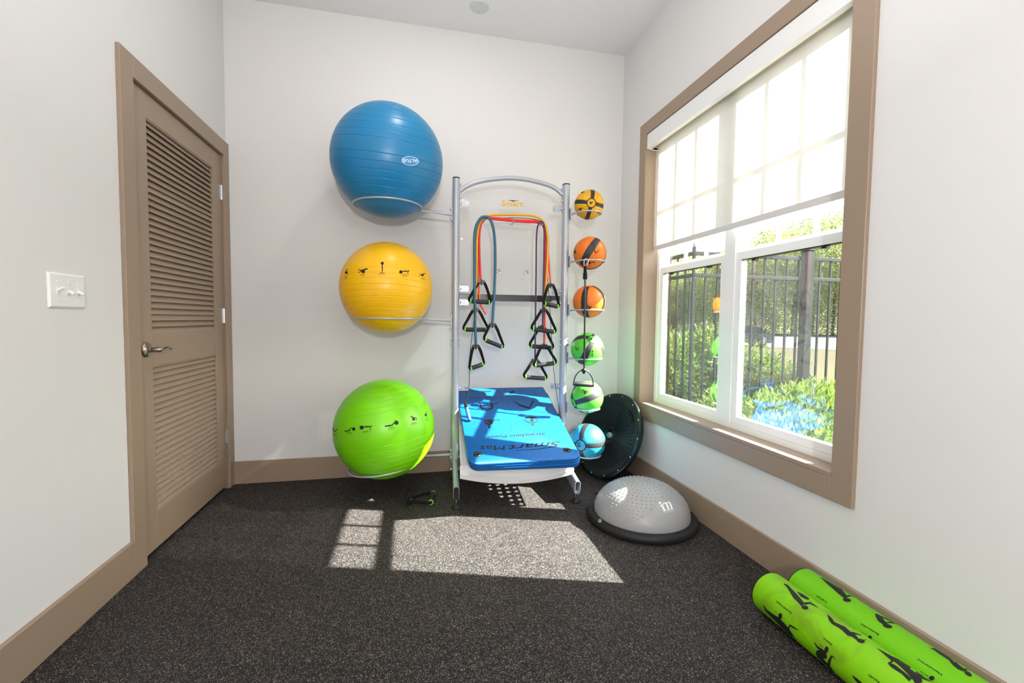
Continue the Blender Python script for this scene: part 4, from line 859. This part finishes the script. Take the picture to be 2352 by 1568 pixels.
for i, a in enumerate(lat):
    # a: arc length from the top along the dome
    t_ = PI/2-a/((DR+DH)/2*1.02)
    if t_ < 0.10: break
    r = DR*math.cos(t_); z = DB+DH*math.sin(t_); n = max(1, int(2*PI*r/0.0235))
    for k in range(n):
        ph = 2*PI*(k+0.5*(i % 2))/n+i*0.37; p = DC+Vector((r*math.cos(ph), r*math.sin(ph), z)); nn = Vector((math.cos(ph)*math.cos(t_)/DR, math.sin(ph)*math.cos(t_)/DR, math.sin(t_)/DH)).normalized()
        if smooth_zone(p, nn): continue
        studs.lathe([(0.0034, -0.0005), (0.0027, 0.0024), (0.0013, 0.0036), (0, 0.0038)], 6, frame(p, nn))
tag(studs.build('grip_studs', M_DOME, bt), 'small raised grey studs over the dome', kind='stuff')
ridge = [on_dome(x, y) for x, y in [tuple(v)[:2] for v in spline([(a, b, 0) for a, b in LB], 4)]]
ridge = [q_[0]+q_[1]*0.0002 for q_ in ridge if q_]
MB().tube(ridge, 0.0011, 6).build('seam_ridge', M_DOME, bt)
def z7(u, v): return (1320+u/7.35, 1070+v/7.35)
m = MB(); dm = on_dome
def ds(*p): pr_stroke(m, dm, [z7(a, b)+(w,) for a, b, w in p], 0.0007)
x_, y_ = z7(1440, 622); pr_disc(m, dm, x_, y_, 2.7, 2.3, off=0.0007)
ds((1438, 668, 1.0), (1470, 655, 2.4)); ds((1468, 655, 3.6), (1520, 752, 3.8)); ds((1497, 762, 1.3), (1545, 745, 1.3))
ds((1488, 648, 2.4), (1512, 622, 2.0), (1535, 622, 3.0), (1556, 655, 3.6), (1588, 735, 3.8)); ds((1560, 748, 1.3), (1610, 731, 1.3))
ds((1546, 640, 2.2), (1572, 613, 2.0), (1596, 613, 3.0), (1616, 648, 3.6), (1642, 718, 3.8)); ds((1618, 734, 1.3), (1665, 719, 1.3))
m.build('white_logo', mat('white_print', (0.86, 0.86, 0.86), 0.5), bt, smooth=False)
m = MB(); ds((1506, 778, 0.6), (1684, 739, 0.6))
for k in range(12):
    a = 1512+k*14; ds((a, 792-k*3.1, 0.9), (a+8, 790-k*3.1, 0.9))
m.build('logo_caption', mat('pale_print', (0.62, 0.62, 0.62), 0.5), bt, smooth=False)
p = at(1379, 1196, 2, 0.046); pm = frame((p.x, p.y, 0.044), (-0.55, -0.6, 0.6))
MB().lathe([(0, 0.006), (0.004, 0.006), (0.0055, 0.011), (0.009, 0.011), (0.0105, 0.006), (0.0105, 0)], 20, pm).build('valve', M_STEEL, bt)
MB().tube(spline([(DC.x-0.075, DC.y+0.270, 0.036), (DC.x-0.085, DC.y+0.312, 0.034), (DC.x-0.120, DC.y+0.325, 0.033), (DC.x-0.150, DC.y+0.288, 0.034), (DC.x-0.143, DC.y+0.240, 0.036)], 6), 0.006, 10).build('side_handle', M_BLKS, bt)
# second trainer leaning in the corner, underside to the room
yw, tl = 1.303, 0.398
nh = Vector((-math.sin(yw), -math.cos(yw), 0)); bn = (nh*math.cos(tl)+Vector((0, 0, 1))*math.sin(tl)).normalized(); bu = Vector((math.cos(yw), -math.sin(yw), 0))
BC = Vector((1.322, 2.868, 0.2945)); BM = frame(BC, bn, bu)
b2 = thing('balance_trainer', 'black-bottomed balance trainer leaning in the corner with its ribbed underside showing', 'balance trainer', M=BM)
M_UND = mat('dark_moulded_plastic', (0.006, 0.010, 0.010), 0.34, spec=0.3)
MB().lathe([(0.262, -0.034), (0.290, -0.034), (0.302, -0.026), (0.305, -0.014), (0.301, -0.003), (0.292, 0.000), (0.278, 0.000), (0.272, -0.004), (0.250, -0.006), (0.244, -0.011), (0.066, -0.013), (0.050, -0.016), (0.036, -0.024), (0.030, -0.034), (0, -0.034)], 96, BM).build('base_underside', M_UND, b2)
rb = MB().box((0.060, -0.0016, -0.013), (0.243, 0.0016, -0.0085)).mesh('rib', M_UND, smooth=False)
for k in range(60): inst('rib', rb, b2, BM @ Matrix.Rotation(2*PI*k/60, 4, 'Z'))
MB().lathe([(0, -0.012), (0.014, -0.013), (0.021, -0.018), (0.022, -0.033)], 28, BM).build('centre_plug', mat('grey_plug', srgb(125, 145, 150), 0.35), b2)
sc_ = MB().lathe([(0, 0.0025), (0.003, 0.0022), (0.0045, 0)], 12).mesh('screw', mat('bright_screw', (0.85, 0.85, 0.85), 0.3, 0.6))
for k in range(14): a = 2*PI*(k+0.3)/14; inst('screw', sc_, b2, BM @ T(0.285*math.cos(a), 0.285*math.sin(a), 0))
for k in range(5):
    a = 2*PI*(k+0.08)/5; MB().lathe([(0.010, 0), (0.010, 0.0022), (0.014, 0.0022), (0.014, 0)], 20, BM @ T(0.284*math.cos(a+0.16), 0.284*math.sin(a+0.16), 0)).build('foot_pad', M_UND, b2)
for a in (math.radians(48), math.radians(228)):
    R_ = BM @ Matrix.Rotation(a, 4, 'Z'); m = MB()
    pts = [(0.232*math.cos(t_), 0.232*math.sin(t_), -0.006) for t_ in [(-0.22+0.44*k/10) for k in range(11)]]; m.tube(pts, 0.0035, 8, M=R_)
    m.box((0.214, -0.040, -0.010), (0.220, 0.040, -0.003), R_); m.build('hand_grip', M_UND, b2)
MB().lathe([(0.258*math.cos(PI/2*k/24), -0.033-0.160*math.sin(PI/2*k/24)) for k in range(24)]+[(0, -0.193)], 64, BM).build('dome', mat('teal_vinyl', srgb(30, 120, 105), 0.35), b2, angle=80)
# ================================================================== FOAM ROLLERS
def stained(name, base, stain):
    m = mat(name, base, 0.5, spec=0.3); n = m.node_tree.nodes; l = m.node_tree.links
    tc = n.new('ShaderNodeTexCoord'); t = n.new('ShaderNodeTexNoise'); t.inputs['Scale'].default_value = 7; t.inputs['Detail'].default_value = 7; t.inputs['Distortion'].default_value = 1.5
    l.new(tc.outputs['Object'], t.inputs['Vector']); mr = n.new('ShaderNodeMapRange'); mr.inputs[1].default_value = 0.50; mr.inputs[2].default_value = 0.66; mr.inputs[4].default_value = 0.5
    l.new(t.outputs['Fac'], mr.inputs[0]); mx = n.new('ShaderNodeMix'); mx.data_type = 'RGBA'; l.new(mr.outputs[0], mx.inputs['Factor'])
    mx.inputs['A'].default_value = (*base, 1); mx.inputs['B'].default_value = (*stain, 1); l.new(mx.outputs['Result'], n['Principled BSDF'].inputs['Base Color']); return m
M_R1 = stained('stained_lime_foam', srgb(122, 190, 6), srgb(104, 122, 24)); M_R2 = mat('lime_foam', srgb(108, 186, 6), 0.5, spec=0.3)
def roller(cx, label, mt):
    R_, y0, y1 = 0.0745, 1.386, 0.470
    t = thing('foam_roller', label, 'foam roller', (cx, (y0+y1)/2, 0), group='lime foam rollers along the baseboard')
    FM = frame((cx, y0, 0.0755), (0, -1, 0), (1, 0, 0)); L = y0-y1
    MB().lathe([(R_-0.006, 0.004), (R_, 0.006), (R_, L-0.006), (R_-0.006, L-0.004)], 96, FM).build('printed_cover', mt, t, angle=50)
    MB().lathe([(0.030, 0.002), (0.030, 0), (R_-0.004, 0), (R_+0.0006, 0.003), (R_+0.0008, 0.0065), (R_-0.002, 0.0066)], 64, FM).lathe([(0.030, L-0.002), (0.030, L), (R_-0.004, L), (R_+0.0006, L-0.003), (R_+0.0008, L-0.0065), (R_-0.002, L-0.0066)], 64, FM).lathe([(0.030, 0.002), (0.030, L-0.002)], 32, FM).build('black_core', M_BLK, t)
    return t, on_ycyl(cx, 0.0755, R_)
n1, S1_ = roller(1.3085, 'lime green foam roller with brownish stains, the nearer of the two', M_R1)
n2, S2_ = roller(1.4585, 'clean lime green foam roller against the baseboard', M_R2)
def A(u, v): return (1690+u/5.851, 1300+v/5.851)
def B(u, v): return (1990+u/6.497, 1380+v/6.497)
def fig(name, parent, sf, fn, k, *parts):
    m = MB()
    for p in parts:
        if p[0] == 'o': x, y = fn(p[1], p[2]); pr_disc(m, sf, x, y, p[3]/k, p[4]/k, p[5], 0.0008)
        else: pr_stroke(m, sf, [fn(a, b)+(w/k,) for a, b, w in p], 0.0008)
    m.build(name, M_INK, parent, smooth=False)
fig('printed_figure', n1, S1_, A, 5.85, ((372, 522, 8), (410, 590, 24), (480, 650, 42), (560, 715, 62), (640, 795, 66), (700, 860, 52), (742, 915, 42), (780, 975, 40), (835, 1035, 18)), ((700, 860, 26), (728, 792, 26), (785, 825, 22), (848, 862, 6)), ('o', 598, 672, 28, 44, 0.1))
fig('printed_figure', n1, S1_, A, 5.85, ((648, 240, 14), (688, 262, 28), (750, 340, 50), (800, 405, 68), (850, 455, 62), (905, 520, 56)), ('o', 930, 556, 48, 28, 0.2), ((915, 505, 34), (1000, 494, 24), (1108, 556, 5)), ((830, 350, 10), (890, 395, 44), (960, 435, 34), (990, 445, 8)))
fig('printed_figure', n1, S1_, A, 5.85, ((1232, 648, 6), (1272, 715, 50), (1310, 765, 42), (1380, 800, 44), (1450, 840, 62), (1520, 905, 66), (1580, 930, 50), (1640, 985, 36)), ('o', 1680, 1005, 56, 28, 0.25), ((1700, 1000, 18), (1758, 988, 5)), ((1560, 895, 30), (1692, 930, 8)))
fig('printed_figure', n1, S1_, A, 5.85, ((1057, 1022, 8), (1100, 1085, 24), (1170, 1135, 34), (1215, 1180, 40)), ('o', 1158, 1182, 84, 40, 0.62), ((1088, 1150, 30), (1130, 1225, 58), (1195, 1305, 58), (1260, 1365, 46), (1305, 1425, 38), (1352, 1478, 14)), ((1245, 1345, 44), (1265, 1260, 38), (1292, 1205, 26), (1342, 1236, 6)), ('o', 1222, 1118, 28, 42, 0.1))
fig('printed_figure', n1, S1_, B, 6.5, ((165, 708, 6), (280, 788, 32), (370, 850, 56), (450, 890, 62), (560, 975, 84), (670, 1060, 116), (740, 1130, 130), (790, 1230, 110)), ((395, 880, 34), (342, 935, 52), (440, 1000, 60), (540, 1070, 44), (660, 1180, 60)), ((760, 1100, 60), (880, 1160, 40), (1005, 1215, 8)))
fig('printed_figure', n1, S1_, A, 5.85, ((1568, 1466, 10), (1620, 1520, 36), (1680, 1575, 44)))
fig('motion_arrow', n1, S1_, A, 5.85, ((522, 602, 4), (568, 640, 4)), ((514, 600, 2), (532, 606, 14)))
fig('motion_arrow', n1, S1_, A, 5.85, ((1136, 1058, 4), (1182, 1092, 4)), ((1128, 1056, 2), (1146, 1064, 14)))
fig('printed_figure', n2, S2_, A, 5.85, ((1140, 150, 6), (1230, 218, 34), (1330, 290, 52), (1400, 340, 74), (1450, 390, 60), (1488, 430, 44)), ('o', 1494, 456, 58, 26, 0.15), ((1480, 412, 26), (1520, 400, 24), (1566, 405, 5)))
fig('printed_figure', n2, S2_, B, 6.5, ((132, 192, 14), (165, 225, 60), (205, 270, 84), (250, 315, 60), (290, 350, 52)), ('o', 316, 376, 74, 30, 0.25), ((290, 330, 26), (360, 320, 18), (455, 345, 4)), ((215, 225, 10), (300, 268, 16), (400, 320, 5)))
fig('printed_figure', n2, S2_, B, 6.5, ((960, 708, 8), (1010, 712, 36), (1060, 745, 46), (1130, 790, 48), (1240, 858, 50), (1310, 930, 66), (1380, 992, 62), (1450, 1030, 40), (1482, 1045, 30)), ('o', 1520, 1088, 62, 28, 0.55), ((1460, 1025, 34), (1588, 1032, 6)))
fig('motion_arrow', n2, S2_, B, 6.5, ((820, 1055, 5), (912, 1114, 5)), ((808, 1048, 2), (826, 1060, 18)), ((922, 1122, 2), (904, 1108, 18)))
fig('motion_arrow', n2, S2_, A, 5.85, ((1702, 898, 4), (1748, 926, 4)), ((1692, 892, 2), (1710, 902, 14)))
fig('printed_roller_icon', n2, S2_, B, 6.5, ('o', 978, 1150, 42, 34, 0)); fig('printed_roller_icon', n2, S2_, A, 5.85, ('o', 1802, 957, 30, 26, 0)); fig('printed_roller_icon', n2, S2_, A, 5.85, ('o', 968, 392, 14, 8, 0))
for par, sf, s, p0, p1, up in ((n1, S1_, 'Quadriceps', A(762, 630), A(548, 462), (-2.5, 3.4)), (n1, S1_, 'Shins', A(1305, 1050), A(1184, 958), (-2.5, 3.4)), (n1, S1_, 'Thigh', (2031, 1572), (1996.5, 1547.5), (-3.0, 4.0)),
                               (n2, S2_, 'Calves', A(1229, 478), A(1092, 390), (-2.0, 3.4)), (n2, S2_, 'Buttocks', A(1930, 912), A(1688, 768), (-2.2, 3.6)), (n2, S2_, 'Hamstring', B(1136, 1092), B(768, 855), (-2.2, 3.9))):
    m = MB(); pr_text(m, sf, s, p0, p1, up, 0.0008, weight=0.02); m.build('printed_word', M_INK, par, smooth=False)
# ================================================================== OUTSIDE
def gz(x, y):
    s = x*0.55+y*0.83; t = max(0, min(1, (s-7)/16)); return -0.12-0.58*(3*t*t-2*t*t*t)
m = MB(); gx = [XR+0.158, 2, 2.5, 3, 4, 5, 6, 8, 10, 13, 16, 20, 26, 34, 45, 60, 90, 140]; gy = [-30, -15, -6, 0, 2, 3, 4, 5, 6, 8, 10, 13, 16, 20, 26, 34, 45, 60, 90, 120, 160]
m.add([(x, y, gz(x, y)) for x in gx for y in gy], [(i*len(gy)+j, (i+1)*len(gy)+j, (i+1)*len(gy)+j+1, i*len(gy)+j+1) for i in range(len(gx)-1) for j in range(len(gy)-1)])
tag(m.build('lawn', mat('dry_grass', srgb(72, 67, 49), 0.9, spec=0.05, noise=(0.9, 0.35)), org=(5, 5, 0)), 'dry sunlit lawn beyond the fence', 'lawn', kind='structure')
def gpt(px, py, z=-0.7): return at(px, py, 2, z)
def strip(name, a, b, mt, dz, label, cat):
    m = MB(); p = [gpt(*a[0]), gpt(*a[1]), gpt(*b[1]), gpt(*b[0])]; d = (p[1]-p[0]); d2 = (p[2]-p[3])
    p = [p[0]-d*1.5, p[1]+d*1.5, p[2]+d2*1.5, p[3]-d2*1.5]
    m.add([(q_.x, q_.y, z) for z in (-0.7+dz, -0.75) for q_ in p], [(0, 1, 2, 3), (7, 6, 5, 4), (0, 4, 5, 1), (1, 5, 6, 2), (2, 6, 7, 3), (3, 7, 4, 0)])
    tag(m.build(name, mt, smooth=False), label, cat, kind='structure')
strip('pavement', ((1500, 786), (1910, 804)), ((1500, 764), (1910, 776)), mat('pale_concrete', (0.10, 0.10, 0.098), 0.9, spec=0.1), 0.02, 'pale sunlit concrete drive behind the lawn', 'pavement')
strip('road', ((1500, 763.7), (1910, 775.6)), ((1500, 759.5), (1910, 769.5)), mat('asphalt', (0.014, 0.015, 0.017), 0.9, spec=0.1), 0.03, 'dark asphalt road along the tree line', 'road')
# fence
FYc, FXc = 3.70, 2.533
fn_ = thing('metal_fence', 'dark grey metal picket fence beyond the window', 'fence', (FXc, FYc, -0.12))
pk = MB().box((-0.0085, -0.0085, 0), (0.0085, 0.0085, 1.862), bev=0.001).mesh('picket', M_FENCE, smooth=False)
for k in range(28):
    x = FXc+0.126+0.1285*k
    if abs(x-3.795) < 0.04: continue
    inst('picket', pk, fn_, T(x, FYc, -0.12))
for k in range(1, 26): inst('picket', pk, fn_, T(FXc, FYc+0.1285*k, -0.12))
for x, y in ((FXc, FYc), (3.795, FYc), (6.2, FYc), (FXc, FYc+2.5)):
    w = {3.795: 0.040, FXc: 0.013}.get(x, 0.030)
    m = MB().box((x-w, y-w, -0.12), (x+w, y+w, 1.80), bev=0.003); m.add([(x-w-.006, y-w-.006, 1.80), (x+w+.006, y-w-.006, 1.80), (x+w+.006, y+w+.006, 1.80), (x-w-.006, y+w+.006, 1.80), (x, y, 1.835)], [(3, 2, 1, 0), (0, 1, 4), (1, 2, 4), (2, 3, 4), (3, 0, 4)]); m.build('post', M_FENCE, fn_, smooth=False)
for z in (1.735, 1.535, 0.02):
    MB().box((FXc, FYc-0.016, z-0.032), (6.2, FYc+0.016, z), bev=0.002).build('rail', M_FENCE, fn_, smooth=False)
    MB().box((FXc-0.016, FYc, z-0.032), (FXc+0.016, FYc+3.4, z), bev=0.002).build('rail', M_FENCE, fn_, smooth=False)
# foliage
def leaf_quad(vs, fs, p, d, nrm, L, wd):
    s = d.cross(nrm).normalized(); o = len(vs); fold = nrm*(wd*0.22)
    vs += [p, p+d*(L*0.45)+s*wd*0.5+fold, p+d*L, p+d*(L*0.45)-s*wd*0.5+fold, p+d*(L*0.5)]
    fs += [(o, o+1, o+4), (o+1, o+2, o+4), (o+4, o+2, o+3), (o+4, o+3, o)]
def rnd_dir():
    while True:
        v = Vector((random.uniform(-1, 1), random.uniform(-1, 1), random.uniform(-1, 1)))
        if 0.05 < v.length < 1: return v.normalized()
def foliage(blobs, n, L, wd, upb=0.35, shell=0.45):
    m = MB(); vs = []; fs = []; wts = [b[3]*b[4]+b[4]*b[5]+b[3]*b[5] for b in blobs]; tot = sum(wts)
    for b, w in zip(blobs, wts):
        c = Vector(b[:3])
        for _ in range(int(n*w/tot)):
            v = rnd_dir(); r = 1-shell*random.random()**1.8; p = c+Vector((v.x*b[3], v.y*b[4], v.z*b[5]))*r
            d = (v*0.8+rnd_dir()*0.8+Vector((0, 0, upb))).normalized(); nn = (rnd_dir()+v).normalized()
            leaf_quad(vs, fs, p, d, nn, L*random.uniform(0.7, 1.25), wd*random.uniform(0.7, 1.2))
    m.v = vs; m.f = fs; m.mi = [0]*len(fs); return m
def stems(c, h, n, r, spread):
    m = MB()
    for k in range(n):
        a = 2*PI*k/n+random.random(); e = Vector(c)+Vector((math.cos(a)*spread, math.sin(a)*spread, h*random.uniform(0.7, 1)))
        m.tube([c, Vector(c).lerp(e, 0.5)+Vector((0, 0, h*0.08)), e], [r, r*0.7, r*0.3], 6)
    return m
lf = []; lff = []; leaf_quad(lf, lff, Vector((0, 0, 0)), Vector((0, 0, 1)), Vector((0, 1, 0)), 1.0, 0.38); lmb = MB(); lmb.v = lf; lmb.f = lff; lmb.mi = [0]*4
LEAF_ME = lmb.mesh('leaf', M_LEAF, smooth=False)
def shrub(px, py, Y, rx, rz, n, L, label, big=0):
    p = at(px, py, 1, Y); z0 = -0.12; c = (p.x, Y, z0)
    t = thing('shrub', label, 'shrub', c, group='shrubs outside the window')
    top = p.z; zc = (top+z0)/2+0.05; hz = (top-z0)/2
    bl = [(p.x, Y, zc, rx, rx*0.9, hz)]+[(p.x+random.uniform(-.5, .5)*rx, Y+random.uniform(-.5, .5)*rx, zc+random.uniform(0, .5)*hz, rx*.6, rx*.6, hz*.6) for _ in range(4)]
    tag(foliage(bl, n, L, L*0.36).build('foliage', M_LEAF, t, smooth=False), kind='stuff')
    stems((p.x, Y, z0), hz*1.7, 7, 0.008, rx*0.6).build('stems', M_BARK, t)
    for k in range(big):
        b = random.choice(bl); v = rnd_dir(); v.z = abs(v.z)
        if v.y > 0.3: v.y = -v.y
        q_ = Vector(b[:3])+Vector((v.x*b[3], v.y*b[4], v.z*b[5]))*1.02; d = (v*0.7+rnd_dir()*0.6+Vector((0, 0, .45))).normalized()
        inst('leaf', LEAF_ME, t, frame(q_, d, rnd_dir()) @ Matrix.Diagonal((L*1.35, L*1.35, L*1.35, 1)))
for a in ((1722, 955, 2.95, 0.30, 0, 2600, 0.055, 'low bright green shrub just outside the left part of the near pane', 70),
          (1780, 930, 2.70, 0.34, 0, 2800, 0.062, 'bright leafy shrub in the middle below the near pane', 90),
          (1848, 905, 2.85, 0.36, 0, 2800, 0.062, 'leafy shrub in front of the thick fence post', 90),
          (1905, 888, 3.05, 0.38, 0, 2800, 0.060, 'leafy shrub at the right edge of the near pane', 70),
          (1860, 980, 2.25, 0.24, 0, 1700, 0.060, 'small shrub lowest under the right of the near pane', 60),
          (1770, 1000, 2.30, 0.24, 0, 1700, 0.058, 'small shrub lowest under the middle of the near pane', 60),
          (1655, 905, 3.05, 0.20, 0, 1500, 0.050, 'small shrub behind the mullion at the foot of the fence', 0)): shrub(*a)
for a in ((1556, 766, 5.6, 0.55, 0, 4200, 0.06, 'tall shrub behind the fence at the far left of the far pane'),
          (1600, 772, 5.0, 0.52, 0, 4200, 0.06, 'dense shrub behind the fence corner'),
          (1648, 760, 4.7, 0.48, 0, 4000, 0.06, 'tallest shrub behind the fence by the mullion'),
          (1705, 792, 4.6, 0.50, 0, 4000, 0.055, 'shrub behind the first pickets of the near pane'),
          (1752, 822, 4.5, 0.46, 0, 3600, 0.055, 'shrub behind the fence left of the thick post'),
          (1800, 868, 4.3, 0.36, 0, 2400, 0.055, 'low shrub at the foot of the fence beside the thick post'),
          (1530, 775, 4.6, 0.40, 0, 3000, 0.06, 'shrub beside the far leg of the fence')): shrub(*a)
# trees in the distance
def tree(px, dist, top_px, rw, n, L, label):
    d = ray(px, 700); d.z = 0; d.normalize(); b = CAM+d*dist; z0 = gz(b.x, b.y); dd = ray(px, top_px); fw = Vector((dd.x, dd.y, 0)).length
    top = CAM.z+dd.z/fw*dist; h = top-z0; t = thing('tree', label, 'tree', (b.x, b.y, z0), group='trees beyond the road')
    bl = [(b.x, b.y, z0+h*0.60, rw, rw, h*0.40)]
    for _ in range(9): bl.append((b.x+random.uniform(-.75, .75)*rw, b.y+random.uniform(-.75, .75)*rw, z0+h*random.uniform(0.25, 0.80), rw*.5, rw*.5, h*.2))
    bl.append((b.x, b.y, z0+h*0.18, rw*0.9, rw*0.9, h*0.2))
    tag(foliage(bl, n, L, L*0.6, 0.0, 0.5).build('crown', M_TREE, t, smooth=False), kind='stuff')
    MB().tube([(b.x, b.y, z0), (b.x+0.15, b.y, z0+h*0.4), (b.x, b.y+0.1, z0+h*0.75)], [0.22, 0.17, 0.06], 10).build('trunk', M_BARK, t)
TL = ((1440, 52, 600, 'hidden beyond the far end of the window'), (1500, 50, 590, 'at the far left, next to the outer frame'), (1548, 54, 572, 'left of the lamp post'), (1596, 50, 583, 'right behind the lamp post'), (1640, 56, 576, 'behind the mullion side of the far pane'),
      (1690, 52, 560, 'behind the mullion'), (1735, 50, 535, 'at the left of the near pane'), (1780, 55, 512, 'left of the thick post'), (1822, 50, 505, 'just left of the thick post, taller'), (1868, 53, 492, 'right of the thick post'), (1915, 50, 480, 'at the right edge of the near pane'),
      (1975, 54, 470, 'just past the right window edge'), (2050, 50, 470, 'further right, past the casing'), (2150, 54, 460, 'far to the right, out of frame'))
for px, ds_, tp, w in TL:
    tree(px, ds_*1.55, tp, 4.0, 8000, 0.36, ('leafy green tree beyond the road, '+w))
for k, (px, ds_, tp) in enumerate(((1525, 60, 590), (1620, 62, 585), (1665, 60, 570), (1760, 62, 530), (1845, 62, 500), (1940, 62, 490))):
    tree(px, ds_*1.5+8, tp, 5.2, 5000, 0.42, 'darker tree in the back row, '+['left of the far pane', 'behind the far pane', 'behind the mullion', 'behind the left of the near pane', 'behind the thick post', 'behind the right window edge'][k])
# lamp post
p = gpt(1580.5, 771); dd = ray(1580.5, 634); k = Vector((p.x, p.y, 0)).length/Vector((dd.x, dd.y, 0)).length; zt = CAM.z+dd.z*k
lp = thing('lamp_post', 'slim dark lamp post with a white lantern beyond the far pane', 'lamp post', (p.x, p.y, -0.7))
MB().lathe([(0.22, -0.7), (0.22, -0.5), (0.10, -0.3), (0.075, zt-0.9), (0.12, zt-0.85), (0.16, zt-0.7), (0, zt-0.7)], 12, T(p.x, p.y, 0)).build('pole', M_FENCE, lp)
MB().lathe([(0.16, zt-0.7), (0.30, zt-0.35), (0.26, zt), (0, zt+0.12)], 12, T(p.x, p.y, 0)).build('lantern', mat('white_lantern', (0.16, 0.16, 0.16), 0.4), lp)
# parked car
pc = gpt(1762, 795); dv = (gpt(1700, 794)-pc); dv.z = 0; dv.normalize(); CM = frame((pc.x, pc.y, -0.68), (0, 0, 1), dv)
car = thing('parked_car', 'pale blue parked car on the drive, seen past the first pickets', 'car', M=CM)
M_CAR = mat('pale_blue_paint', (0.045, 0.065, 0.085), 0.3, spec=0.6)
def side(pts, y0, y1, name, mt, bev=0): MB().add([(x, y, z) for y in (y0, y1) for x, z in pts], [tuple(range(len(pts))), tuple(range(2*len(pts)-1, len(pts)-1, -1))]+[(k, (k+1) % len(pts), len(pts)+(k+1) % len(pts), len(pts)+k) for k in range(len(pts))], CM).build(name, mt, car)
side([(0.05, 0.30), (0.0, 0.75), (0.15, 0.92), (1.0, 0.98), (3.3, 0.92), (4.1, 0.80), (4.25, 0.55), (4.2, 0.28), (0.2, 0.25)], -0.85, 0.85, 'body', M_CAR)
side([(0.35, 0.94), (0.75, 1.38), (1.9, 1.45), (2.5, 1.38), (3.15, 0.94)], -0.72, 0.72, 'cabin', mat('dark_car_glass', (0.02, 0.03, 0.035), 0.1))
side([(0.85, 1.385), (1.0, 1.47), (1.9, 1.50), (2.4, 1.40)], -0.66, 0.66, 'roof', M_CAR)
for x in (0.75, 3.4):
    for y in (-0.8, 0.8):
        w = MB().lathe([(0, -0.1), (0.30, -0.1), (0.33, -0.07), (0.33, 0.07), (0.30, 0.1), (0, 0.1)], 20, CM @ T(x, y, 0.33) @ Matrix.Rotation(PI/2, 4, 'X')).build('wheel', M_BLK, car)
        MB().lathe([(0, -0.105), (0.19, -0.11), (0.20, -0.1), (0.20, 0.1), (0.19, 0.11), (0, 0.105)], 16, CM @ T(x, y, 0.33) @ Matrix.Rotation(PI/2, 4, 'X')).build('hubcap', M_SIL, w)
